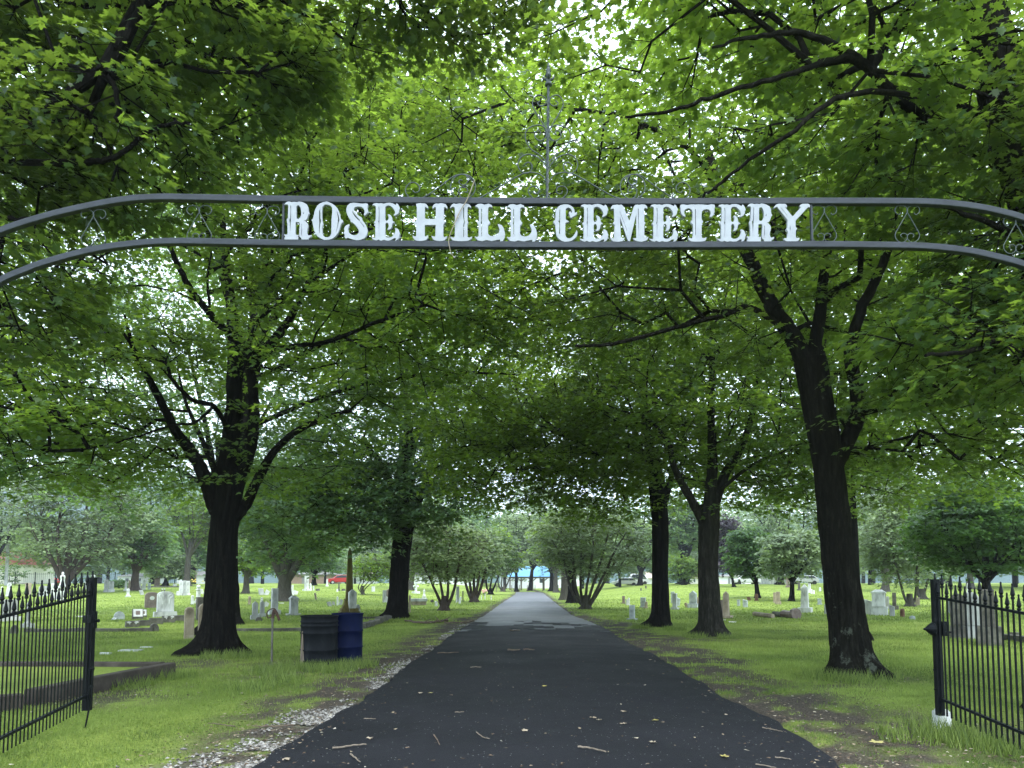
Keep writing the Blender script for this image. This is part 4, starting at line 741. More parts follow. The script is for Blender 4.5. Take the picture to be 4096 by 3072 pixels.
GL['C'] = (c1(2200), [[(185,430),(215,340),(270,270),(340,225),(450,200),(560,200),(660,230),(740,290),(785,370),(795,460),(820,475),(870,450),(870,510),(830,550),(760,580),(710,620),(680,640),(645,590),(640,540),(610,490),(620,450),(660,425),(680,475),(715,475),(715,400),(670,330),(600,295),(540,310),(505,360),(500,660),(530,710),(605,750),(530,780),(495,810),(485,1150),(500,1240),(560,1300),(640,1310),(720,1270),(790,1190),(840,1100),(865,1045),(885,1100),(880,1200),(820,1290),(700,1380),(600,1405),(480,1415),(370,1380),(260,1290),(200,1170),(185,1000),(170,850),(105,750),(160,710),(180,620)], [(330,300),(330,1180),(310,1190),(290,1130),(300,900),(295,800),(260,750),(300,680),(300,400)]])
GL['M'] = (c1(2430), [[(95,350),(110,280),(160,225),(240,215),(310,205),(370,220),(440,205),(500,260),(700,750),(850,270),(890,215),(960,205),(1020,215),(1100,200),(1200,205),(1260,245),(1285,300),(1280,335),(1230,310),(1190,320),(1178,360),(1185,760),(1225,805),(1190,850),(1185,1230),(1210,1285),(1315,1255),(1305,1320),(1250,1375),(1100,1415),(960,1400),(880,1370),(830,1300),(900,1300),(940,1290),(930,480),(720,1390),(670,1395),(650,1360),(390,590),(420,1260),(450,1310),(545,1285),(530,1340),(470,1395),(330,1415),(170,1400),(110,1340),(90,1280),(150,1310),(210,1300),(225,860),(165,800),(215,760),(205,360),(180,325),(130,340)], [(375,360),(640,1060),(620,1080),(385,450)], [(975,330),(1000,330),(1025,1255),(1005,1260),(985,700)]])
GL['T'] = (c1(2700), [[(160,210),(250,200),(370,220),(520,200),(650,205),(760,200),(900,205),(1040,220),(1180,195),(1270,210),(1280,260),(1260,350),(1265,440),(1230,540),(1170,600),(1120,605),(1115,570),(1150,500),(1140,420),(1090,365),(1000,350),(910,370),(855,430),(845,500),(840,690),(895,755),(845,820),(840,1200),(860,1290),(910,1305),(1005,1275),(990,1340),(950,1390),(800,1410),(600,1410),(490,1400),(440,1350),(430,1280),(500,1310),(555,1310),(575,1200),(570,850),(490,765),(550,720),(560,450),(530,380),(470,330),(400,320),(310,360),(275,430),(280,500),(320,580),(300,600),(230,555),(180,480),(165,380),(160,300)], [(632,350),(652,350),(660,1200),(642,1200)]])
GL['Y'] = (c1(2970, .1311), [[(930,300),(940,250),(1000,190),(1080,165),(1170,170),(1270,170),(1320,215),(1320,270),(1270,255),(1260,265),(1480,540),(1520,530),(1760,260),(1720,255),(1725,205),(1790,170),(1960,165),(2020,200),(2015,275),(1970,255),(1580,670),(1580,860),(1630,920),(1590,970),(1585,1150),(1610,1210),(1700,1200),(1690,1260),(1640,1300),(1450,1310),(1290,1300),(1245,1250),(1240,1210),(1290,1215),(1345,1200),(1355,1000),(1300,930),(1345,870),(1340,650),(1020,250),(970,270)], [(1130,260),(1350,520),(1320,525),(1130,290)], [(1420,760),(1435,900),(1430,1110),(1415,1110),(1418,980),(1400,920)]])
def letter(ch, dx, dy):
    fn, loops = GL[ch]; cu = bpy.data.curves.new('letter', 'CURVE'); cu.dimensions = '2D'; cu.fill_mode = 'BOTH'; cu.extrude = .014; cu.bevel_depth = .0015; cu.bevel_resolution = 0; cu.offset = 0
    pts = [[fn(q) for q in lp] for lp in loops]; cx = sum(p[0] for p in pts[0]) / len(pts[0]) + dx; cyy = 890
    c0 = P(cx, cyy, AY)
    for lp in pts:
        sp = cu.splines.new('POLY'); sp.use_cyclic_u = True; sp.points.add(len(lp) - 1)
        for k, (a, b_) in enumerate(lp):
            q = P(a + dx, b_ + dy, AY); sp.points[k].co = (q.x - c0.x, q.z - c0.z, 0, 1)
    tmp = bpy.data.objects.new('tmp', cu); COL.objects.link(tmp); dg = bpy.context.evaluated_depsgraph_get(); me = bpy.data.meshes.new_from_object(tmp.evaluated_get(dg))
    bpy.data.objects.remove(tmp); me.transform(Matrix.Rotation(math.radians(90), 4, 'X')); me.materials.clear(); me.materials.append(M['white'])
    o = link('letter', me, arch, (c0.x, -.012, c0.z)); o['label'] = f'white ornate letter {ch}'; return o
for ch, dx, dy in (('R', 0, 0), ('O', 0, 0), ('S', 0, 0), ('E', 0, 0), ('H', 0, 0), ('I', 0, 0), ('L', -128, -1.5), ('L', 0, 0), ('C', 0, 0), ('E', 830, 5), ('M', 0, 0), ('E', 1107.6, 5), ('T', 0, 0), ('E', 1377.6, 5), ('R', 1843.5, 8), ('Y', 0, 0)):
    letter(ch, dx, dy)
def scroll(curves, fn, parent, name='scroll', r=.005, mirror=None, org=(0, AY, 0), Yd=AY):
    mb = MB()
    for cset in curves:
        for mm in ((False, True) if mirror is not None else (False,)):
            pts = [fn((2 * mirror - a if mm else a, b_)) for a, b_ in cset]
            w = [rel(P(a, b_, Yd), org) for a, b_ in pts]; sp = smooth_path(w, 5); mb.tube(sp, r, 6)
    return mb.build(name, M['scroll'], parent, smooth=True)
cr8 = lambda p: (1700 + p[0] * .4973, 220 + p[1] * .4973)
FIN = [[(998,1130),(1005,1150),(1040,1158),(1090,1160),(1130,1130),(1145,1095),(1130,1065),(1095,1055),(1065,1070),(1058,1100),(1075,1118),(1100,1112),(1105,1095)],
       [(985,1070),(992,1030),(1030,975),(1080,950),(1140,945),(1200,960),(1300,1015),(1420,1085),(1520,1140),(1600,1160)],
       [(985,960),(990,920),(1020,870),(1060,830),(1110,805),(1160,800),(1205,825),(1228,870),(1220,915),(1190,945),(1150,950),(1120,925),(1115,890),(1135,865),(1165,870),(1180,890)],
       [(988,900),(1010,850),(1060,800),(1120,760),(1160,700),(1170,640),(1150,595),(1100,570),(1050,565),(1010,590),(1000,640),(1015,675),(1050,690),(1085,670),(1095,640),(1080,615),(1055,612),(1045,630),(1060,645)],
       [(992,620),(1030,550),(1080,470),(1110,410),(1105,360),(1070,325),(1030,330),(1005,355),(1005,390),(1030,410),(1060,405),(1070,385),(1050,370)]]
SIDE = [[(1670 + 100 * math.cos(t), 1060 - 100 * math.sin(t)) for t in np.linspace(-1.5, 4.8, 20)],
        [(1600,1010),(1640,970),(1700,962),(1760,985),(1850,1055),(1960,1130),(2020,1158)],
        [(1650,965),(1630,1000),(1645,1035),(1680,1045),(1703,1025),(1695,1005),(1675,1010)], [(1645,1045),(1680,1060),(1705,1090),(1690,1140),(1660,1158)], [(1680,1065),(1645,1068),(1632,1090),(1640,1105),(1660,1100)],
        [(2010,1155),(2080,1160),(2125,1120),(2130,1070),(2095,1030),(2050,1030),(2020,1060),(2025,1095),(2055,1108),(2075,1090)]]
fin = scroll(FIN, cr8, arch, 'crest_scrolls', .0052, 988)
scroll(SIDE, cr8, arch, 'crest_side_scroll', .005); scroll([[(2 * 988 - a, b_) for a, b_ in c] for c in SIDE], cr8, arch, 'crest_side_scroll', .005)
mb = MB(); a0 = rel(P(*cr8((982, 1165)), AY), (0, AY, 0)); a1 = rel(P(*cr8((993, 245)), AY), (0, AY, 0))
for k in range(3):
    t = np.linspace(0, 1, 60); ph = t * 40 + k * 2.09; q = a0 + (a1 - a0) * t[:, None] + .007 * np.stack([np.cos(ph), np.sin(ph), 0 * t], 1); mb.tube(q, .007, 5)
mb.build('twisted_stem', M['scroll'], arch)
mb = MB(); tp_ = rel(P(*cr8((993, 250)), AY), (0, AY, 0)); kz = .4973 / 4 * AY / F
prof = [(0, 0), (20, 2), (32, 8), (30, 20), (18, 30), (22, 42), (26, 52), (14, 64), (16, 74), (24, 84), (22, 104), (16, 124), (22, 140), (14, 156), (12, 164), (16, 170), (8, 180), (6, 200), (0, 212)]
mb.lathe([(a * kz, b_ * kz) for a, b_ in prof], 12, tuple(tp_))
for k in range(4):
    a = k * math.pi / 2; dx, dy = math.cos(a) * kz, math.sin(a) * kz
    mb.tube([tp_ + np.array([dx * 12, dy * 12, 52 * kz]), tp_ + np.array([dx * 34, dy * 34, 62 * kz]), tp_ + np.array([dx * 52, dy * 52, 78 * kz]), tp_ + np.array([dx * 48, dy * 48, 62 * kz])], [.012, .012, .009, .004], 6)
mb.build('finial', M['scroll'], arch, smooth=True)
LY = [[(175,175),(160,195),(130,180),(118,150),(135,115),(180,105),(225,120),(243,160),(200,240),(150,330),(120,390),(130,435),(165,465),(205,465),(235,440),(240,405),(215,380),(185,385),(175,405),(190,420)]]
for cx, dy, sc in ((1069, 2, 1), (797, 0, 1), (374, 16, 1.0), (3297, 0, 1), (3629, 0, 1), (4063, 45, 1)):
    fn = lambda p, cx=cx, dy=dy: (cx + (p[0] - 240) * .405, 780 + dy + p[1] * .405)
    scroll(LY, fn, arch, 'lyre_scroll', .004, 240)
# dry vine hanging across the sign
mb = MB(); vp = [(1899, 720), (1869, 797), (1847, 833), (1830, 867), (1819, 893), (1814, 905), (1806, 923), (1797, 949), (1795, 971), (1799, 992), (1804, 1013), (1821, 1033)]
b0 = P(1797, 949, AY - .05); mb.tube(smooth_path([rel(P(a, b_, AY - .045), b0) for a, b_ in vp], 4), np.linspace(.005, .003, 45), 5)
mb.tube([rel(P(1830, 867, AY - .045), b0), rel(P(1834, 872, AY - .06), b0)], .004, 4)
tag(mb.build('dry_vine', M['straw'], None, b0), 'thin dry vine stem hanging across the letters of the sign', 'vine')

# ============================================================ GATES
def spear(mb, x, y, z, s=1.0):
    mb.lathe([(.010 * s, 0), (.017 * s, .006), (.017 * s, .02), (.011 * s, .026), (.014 * s, .032), (.020 * s, .045), (.016 * s, .07), (.008 * s, .11), (.007 * s, .125), (.009 * s, .132), (.005 * s, .142), (0, .146)], 8, (x, y, z))
def gate(label, x0, y0, x1, y1, zrt, zrb, slope, zt, zs, zb, sp, ztop, side):
    """leaf from the free post (x0,y0) back to the hinge end (x1,y1)"""
    root = empty('iron_gate', (x0, y0, 0), label, 'gate', 'iron gate leaves standing open'); Lg = math.hypot(x1 - x0, y1 - y0); ux, uy = (x1 - x0) / Lg, (y1 - y0) / Lg
    lx, ly = -uy, ux
    mb = MB(); mb.box(-.033, .033, -.033, .033, zb - .02, ztop); mb.box(-.036, .036, -.036, .036, ztop, ztop + .006); mb.build('post', M['iron'], root)
    for nm, zz in (('top_rail', zrt), ('bottom_rail', zrb)):
        mb = MB(); h = .012
        V = []
        for s in (0.02, Lg):
            for a, c in ((-.016, -h), (.016, -h), (.016, h), (-.016, h)): V.append((ux * s + lx * a, uy * s + ly * a, zz + c - slope * s))
        mb.add(V, [(0, 1, 5, 4), (1, 2, 6, 5), (2, 3, 7, 6), (3, 0, 4, 7), (3, 2, 1, 0), (4, 5, 6, 7)]); mb.build(nm, M['iron'], root)
    # pickets: two shared meshes, tall and short
    pm = {}
    for tall in (True, False):
        a = MB(); hh = (zt if tall else zs) - .146 - zb; bwid = .0046 if side < 0 else .0066; a.box(-bwid, bwid, -bwid, bwid, 0, hh); spear(a, 0, 0, hh)
        V = np.concatenate(a.v); pm[tall] = np_mesh('picket', V, [np.concatenate(a.q)], M['iron'])
    n = int((Lg - .03) / sp); 
    for k in range(n):
        s = .045 + k * sp; tall = k % 2 == 0 if False else (k % 2 == 1)
        o = link('picket', pm[tall], root, (ux * s, uy * s, zb - slope * s)); o.rotation_euler = (0, 0, math.atan2(uy, ux))
    mb = MB(); s = -.03  # tall picket fixed to the post itself
    spear(mb, 0.0, 0, ztop + .006 if False else zt - .146); mb.box(-.0085, .0085, -.0085, .0085, ztop + .006, zt - .146); mb.build('post_spear', M['iron'], root)
    return root, ux, uy
gl, ux, uy = gate('black iron gate leaf with spear tips on the left, latch plate facing the drive', -4.44, 7.85, -4.36, 5.62, 1.375, .33, .115, 1.63, 1.52, .19, .0565, 1.55, -1)
mb = MB(); mb.box(.034, .05, -.03, .03, 1.02, 1.2); mb.box(-.06, .034, -.055, -.034, 1.08, 1.16); mb.tube([(.05, 0, 1.1), (.085, -.0, 1.1)], [.012, .02], 8); mb.build('latch', M['iron'], gl)
mb = MB(); mb.tube([(.045, -.02, .62), (.046, -.02, .3), (.0, -.02, .02), (-.012, -.02, -.02)], .009, 6); mb.tube([(.03, -.02, .6), (.06, -.02, .6)], .02, 8); mb.tube([(.03, -.02, .42), (.06, -.02, .42)], .016, 8); mb.build('drop_bolt', M['iron'], gl)
gr, ux, uy = gate('black iron gate leaf with spear tips on the right, above a white footing stone', 4.42, 7.75, 4.42, 5.62, 1.35, .31, .085, 1.60, 1.51, .155, .0765, 1.53, 1)
mb = MB(); mb.lathe([(0, 0), (.05, 0), (.055, .01), (.035, .05), (.012, .085), (.01, .10), (.0, .11)], 14); V = np.concatenate(mb.v); V = np.stack([-V[:, 2] - .034, V[:, 0] * 1.3, V[:, 1] * 1.3 + 1.02], 1); mb.v = [V]; mb.box(.034, .10, -.05, .0, .95, 1.1); mb.box(.05, .115, -.06, -.02, .98, 1.0); mb.build('latch', M['iron'], gr)
for zz in (.60, .40): 
    mb = MB(); mb.tube([(-.055, 0, zz), (-.03, 0, zz)], .008, 6); mb.build('hinge_pin', M['iron'], gr)
mb = MB(); g = G(3768, 2909); mb.box(-.075, .075, -.06, .06, -.05, .165, .9); mb.box(-.055, .055, -.045, .045, .165, .185, .9)
tag(mb.build('footing_stone', M['marble'], None, g), 'small white weathered footing stone under the right gate post', 'stone block')

# ============================================================ DRUMS, SPIGOT, KERBS
def drum(name, label, g, r, h, material, ribs, rust=False):
    root = empty(name, g, label, 'barrel', rz=.3); mb = MB(); pr = [(r * .97, 0), (r, .012), (r * 1.0, .03)]
    prev = .03
    for zc, kind in ribs:
        pr += [(r, zc - .018), (r + .012, zc - .008), (r + .012, zc + .008), (r, zc + .018)]
    pr += [(r, h - .03), (r * 1.02, h - .02), (r * 1.03, h), (r * .97, h), (r * .96, h - .05), (r * .96, .05), (0, .05)]
    mb.lathe(pr, 40); mb.build('body', material, root, smooth=True); mb = MB(); a = np.linspace(0, 2 * math.pi, 41); mb.tube(np.stack([np.cos(a) * r * 1.01, np.sin(a) * r * 1.01, np.full(41, h)], 1), .012, 6, False); mb.build('rim', material, root); return root
def paint(name, c0, c1, dirt):
    m = mat(name, (0, 0, 0), .55, .05); v = coords(m, 'Object', (1, 1, .5)); n = noise(m, v, 7, 9, .75); c = ramp(m, n, [(.35, c0), (.55, c1), (.72, dirt)]); L(m, c, bsdf(m).inputs['Base Color'])
    L(m, ramp(m, n, [(.3, (.45, .45, .45)), (.7, (.75, .75, .75))]), bsdf(m).inputs['Roughness']); bump(m, noise(m, v, 14, 4), .2, .01); return m
M['blackdrum'] = paint('scuffed_black_paint', (.006, .007, .009), (.010, .012, .015), (.028, .03, .032)); M['bluedrum'] = paint('dark_blue_paint', (.003, .006, .026), (.005, .009, .038), (.014, .017, .03))
g = G(1275, 2664); bk = drum('steel_drum', 'black ribbed drum with a wooden stake leaning on it, by the blue drum', g, .325, .90, M['blackdrum'], [(.06, 1), (.11, 1), (.30, 1), (.60, 1), (.73, 1), (.80, 1)])
mb = MB(); mb.box(-.035, .035, -.012, .012, 0, .64, 1.1); o = mb.build('wooden_stake', M['wood'], None, (g.x - .235, g.y - .27, 0)); o.rotation_euler = (math.radians(-5), math.radians(3), .3)
tag(o, 'weathered flat wooden stake standing against the black drum', 'stake')
g = G(1387, 2652); drum('steel_drum', 'dark blue steel drum standing behind the black one', g, .285, .92, M['bluedrum'], [(.31, 1), (.61, 1)])
g = G(1086, 2668); k = PX(1, g.y)
hy = empty('water_spigot', g, 'tall rusty yard hydrant spigot between the left trunk and the black drum', 'spigot')
mb = MB(); mb.tube([(0, 0, -.05), (0, 0, 190 * k)], .018, 10); mb.tube([(0, 0, 180 * k), (0, 0, 196 * k)], .028, 10); mb.build('pipe', M['darkstone'], hy)
M['rusty'] = noisy('rusty_iron', [(.3, (.035, .02, .016)), (.7, (.09, .05, .04))], 14, .8, .3, .4, .003)
mb = MB(); mb.tube([(0, 0, 192 * k), (3 * k, 0, 215 * k), (8 * k, 0, 228 * k)], [.03, .028, .02], 8); mb.tube([(4 * k, 0, 226 * k), (16 * k, 0, 210 * k), (26 * k, 0, 190 * k)], [.035, .03, .02], 8); mb.tube([(22 * k, 0, 196 * k), (28 * k, 0, 183 * k)], [.024, .026], 8); mb.build('spout_head', M['rusty'], hy)
mb = MB(); mb.tube(smooth_path([(8 * k, 0, 230 * k), (-5 * k, 0, 229 * k), (-17 * k, 0, 222 * k), (-23 * k, 0, 212 * k), (-22 * k, 0, 200 * k), (-16 * k, 0, 193 * k), (-4 * k, 0, 197 * k)], 4), .011, 7); mb.build('handle', M['rusty'], hy)

def kerb(name, label, a, b_, h, w, material, cat='kerb', wob=.012, seg=.45, group=None):
    a = np.array(tuple(a)); b_ = np.array(tuple(b_)); d = b_ - a; Ln = np.linalg.norm(d[:2]); u = d / np.linalg.norm(d[:2]); nrm = np.array([-u[1], u[0], 0]); n = max(2, int(Ln / seg)); V = []
    r = np.random.default_rng(int(abs(a[0] * 100)) + 3)
    for i in range(n + 1):
        q = d * (i / n); wb = r.normal(0, wob, 3)
        for s, zz in ((-.5, -.1), (-.5, h - .012), (-.42, h), (.42, h), (.5, h - .012), (.5, -.1)): V.append(q + nrm * s * w + np.array([0, 0, zz]) + wb * (zz > 0))
    Q = [(i * 6 + k, i * 6 + k + 1, (i + 1) * 6 + k + 1, (i + 1) * 6 + k) for i in range(n) for k in range(5)]
    V = np.array(V); me = np_mesh(name, V, [Q, [(0, 1, 2, 5)][:0], ], material) if False else None
    caps = [[0, 5, 4, 3, 2, 1], [n * 6 + k for k in range(6)]]
    me = np_mesh(name, V, [np.array(Q), np.array(caps)], material); o = link(name, me, None, tuple(a)); return tag(o, label, cat, group)
KG = 'low stone kerbs round the grave plots'
c = G(684, 2700); a = G(398, 2762); a2 = a + (a - c) * .75
kerb('plot_wall', 'low brown concrete plot wall running back from the left gate', a2, c, .20, .16, M['conc'], 'low wall', .004, .9, KG)
kerb('plot_wall', 'far side of the brown concrete plot, seen over the near wall', c + Vector((-.18, .06, 0)), c + Vector((-3.4, .15, 0)), .20, .16, M['conc'], 'low wall', .004, .9, KG)
plot = MB(); q4 = [tuple(c + Vector((-.1, 0, .13))), tuple(c + Vector((-3.4, .1, .13))), tuple(a2 + Vector((-3.4, 0, .13))), tuple(a2 + Vector((-.1, 0, .13)))]
plot.add(q4, [(0, 1, 2, 3)]); tag(plot.build('plot_soil', M['ground']), kind='structure')
a = G(-60, 2845); b_ = G(84, 2830)
kerb('plot_wall', 'short concrete kerb piece behind the left end of the gate', a, b_, .17, .18, M['conc'], 'low wall', .004, .5, KG)
kerb('grave_kerb', 'long dark stone kerb crossing the lawn behind the left gate', G(95, 2528), G(612, 2524), .10, .14, M['darkstone'], group=KG)
kerb('grave_kerb', 'long dark stone kerb between the left trunk and the black drum', G(930, 2524), G(1222, 2524), .10, .14, M['darkstone'], group=KG)
kerb('grave_kerb', 'lichened kerb running toward the base of the far left black trunk', G(1445, 2515), G(1556, 2476), .16, .22, M['darkstone'], wob=.03, group=KG)
kerb('grave_kerb', 'thin kerb behind the blue drum reaching the black trunk', G(1448, 2476), G(1540, 2472), .08, .12, M['darkstone'], group=KG)
kerb('grave_kerb', 'dark kerb on the grass behind the right gate', G(3998, 2556), G(4200, 2580), .13, .16, M['darkstone'], group=KG)
kerb('grave_kerb', 'far dark kerb under the tree with the straight dark trunk', G(440, 2348), G(716, 2349), .12, .3, M['darkstone'], group=KG)
# ============================================================ HEADSTONES
def arc(cx, cz, rx, rz, a0, a1, n=9): return [(cx + rx * math.cos(a), cz + rz * math.sin(a)) for a in np.linspace(a0, a1, n)]
def outline(shape, w, h):
    hw = w / 2
    if shape == 'tablet': return [(-hw, 0), (hw, 0), (hw, h - hw)] + arc(0, h - hw, hw, hw, 0, math.pi, 13)[1:-1] + [(-hw, h - hw)]
    if shape == 'low': return [(-hw, 0), (hw, 0)] + arc(0, h * .45, hw, h * .55, 0, math.pi, 11)
    if shape == 'serp': return [(-hw, 0), (hw, 0), (hw, h * .86)] + arc(0, h * .86, hw * .93, h * .14, .1, math.pi - .1, 9) + [(-hw, h * .86)]
    if shape == 'peak': return [(-hw, 0), (hw, 0), (hw, h - hw * .8), (0, h), (-hw, h - hw * .8)]
    if shape == 'slope': return [(-hw, 0), (hw, 0), (hw, h * .86), (-hw, h)]
    return [(-hw, 0), (hw, 0), (hw, h), (-hw, h)]
GS = 'headstones across the cemetery lawn'
def stone(shape, x0, x1, yt, yb, mt, label, base=0, yaw=None, tilt=0, cat='headstone', bw=1.35, dfac=.35, Yo=None, pitch=0):
    cx = (x0 + x1) / 2; g = G(cx, yb) if Yo is None else P(cx, yb, Yo); Y = g.y
    if yaw is None: yaw = .55 if cx < 2137 else -.55
    ca, sa = math.cos(yaw), abs(math.sin(yaw)); W = PX(x1 - x0, Y) / (ca + dfac * sa); h = PX(yb - yt, Y)
    if base: W = W / (1 if base > 1 else 1)
    big = (yb - yt) > 44
    name = {'headstone': 'headstone', 'obelisk': 'obelisk', 'statue': 'grave_statue', 'marker': 'grave_marker'}.get(cat, cat.replace(' ', '_'))
    root = None; hb = h * base if base else 0; D = max(W * dfac, .09)
    parts = []
    if base:
        mb = MB(); bW = W * bw; bD = D + W * (bw - 1) if shape not in ('obel', 'pillar') else bW
        mb.box(-bW / 2, bW / 2, -bD / 2, bD / 2, -.08, hb * .97, .985); parts.append(('base', mb))
    mb = MB(); hh = h - hb
    if shape in ('obel', 'pillar', 'post'):
        Wd = W if shape != 'post' else W
        s = Wd / (ca + sa) * (ca + dfac * sa) / 2 * 1.0
        tp = .78 if shape == 'obel' else .95; ht = s * .9 if shape == 'obel' else s * .25
        mb.box(-s, s, -s, s, hb, hb + hh - ht, tp); st = s * tp
        if shape == 'pillar': st = s * 1.06
        mb.box(-st, st, -st, st, hb + hh - ht + .002, hb + hh, .08 if shape == 'obel' else .86)
    elif shape == 'die':
        mb.box(-W * .40, W * .40, -W * .40, W * .40, hb, hb + hh * .78, .97); mb.box(-W * .46, W * .46, -W * .46, W * .46, hb + hh * .782, hb + hh * .86); mb.box(-W * .42, W * .42, -W * .42, W * .42, hb + hh * .862, hb + hh, .45)
    elif shape == 'statue':
        k = hh; mb.lathe([(0, hb), (.20 * k, hb + .0), (.19 * k, hb + .12 * k), (.13 * k, hb + .3 * k), (.12 * k, hb + .52 * k), (.15 * k, hb + .66 * k), (.13 * k, hb + .76 * k), (.05 * k, hb + .81 * k), (.075 * k, hb + .88 * k), (.065 * k, hb + .96 * k), (0, hb + k)], 10)
    elif shape == 'urn':
        k = hh; q = W / 2; mb.lathe([(q, hb), (q, hb + .06 * k), (q * .75, hb + .1 * k), (q * .7, hb + .62 * k), (q * .95, hb + .68 * k), (q * .5, hb + .74 * k), (q * .75, hb + .84 * k), (q * .7, hb + .92 * k), (q * .2, hb + .96 * k), (0, hb + k)], 12)
    elif shape == 'stub':
        mb.lathe([(W / 2, hb), (W / 2 * .95, hb + hh * .85), (W / 2 * .7, hb + hh * .96), (0, hb + hh)], 10)
    elif shape == 'slant':
        D = W * .6; V = [(-W / 2, -D / 2, -.05), (W / 2, -D / 2, -.05), (W / 2, D / 2, -.05), (-W / 2, D / 2, -.05), (-W / 2, D * .1, h), (W / 2, D * .1, h), (W / 2, D / 2, h), (-W / 2, D / 2, h), (-W / 2, -D / 2, h * .25), (W / 2, -D / 2, h * .25)]
        mb.add(V, [(3, 2, 1, 0), (4, 5, 6, 7), (0, 1, 9, 8), (8, 9, 5, 4), (2, 3, 7, 6)]); mb.poly = [[1, 2, 6, 5, 9], [0, 8, 4, 7, 3]]
    elif shape == 'plate':
        D = PX(x1 - x0, Y) * .7; mb.box(-W / 2, W / 2, -D / 2, D / 2, -.05, .035, .98)
    elif shape == 'rock':
        r = np.random.default_rng(int(cx)); n = 9; rings = []
        for t, zz in ((1, -.05), (1, .35), (.8, .75), (.35, 1)):
            a = np.arange(n) * 2 * math.pi / n; q = t * (1 + r.normal(0, .12, n)); rings.append(np.stack([np.cos(a) * q * W / 2, np.sin(a) * q * W / 3, np.full(n, zz * h)], 1))
        V = np.concatenate(rings); mb.add(V, [(i * n + k, i * n + (k + 1) % n, (i + 1) * n + (k + 1) % n, (i + 1) * n + k) for i in range(3) for k in range(n)]); mb.poly = [[27 + k for k in range(n)]]
    elif shape == 'block':
        D = W * .7; r = np.random.default_rng(int(cx)); j = r.normal(0, .02, (8, 3)) * W
        V = np.array([(x, y, z) for z in (-.06, h) for x, y in ((-W / 2, -D / 2), (W / 2, -D / 2), (W / 2, D / 2), (-W / 2, D / 2))]) + j; mb.add(V, [(3, 2, 1, 0), (4, 5, 6, 7), (0, 1, 5, 4), (1, 2, 6, 5), (2, 3, 7, 6), (3, 0, 4, 7)])
    elif shape == 'cross':
        t = W * .16; mb.prism([(-t, 0), (t, 0), (t, hh * .55), (W / 2, hh * .55), (W / 2, hh * .75), (t, hh * .75), (t, hh), (-t, hh), (-t, hh * .75), (-W / 2, hh * .75), (-W / 2, hh * .55), (-t, hh * .55)], -t, t, .004, Matrix.Translation((0, 0, hb)))
    else:
        mb.prism(outline(shape, W, hh + (.06 if not base else 0)), -D / 2, D / 2, min(.014, D * .12), Matrix.Translation((0, 0, hb - (.06 if not base else 0))))
    parts.append(('body', mb))
    rot = (pitch, tilt, yaw)
    if base and big or len(parts) > 1:
        root = empty(name, g, label, cat, GS); root.rotation_euler = rot
        for nm, b_ in parts: b_.build(nm, M[mt], root)
    else:
        root = parts[0][1].build(name, M[mt], None, g); root.rotation_euler = rot; tag(root, label, cat, GS)
    return root, W, h, D
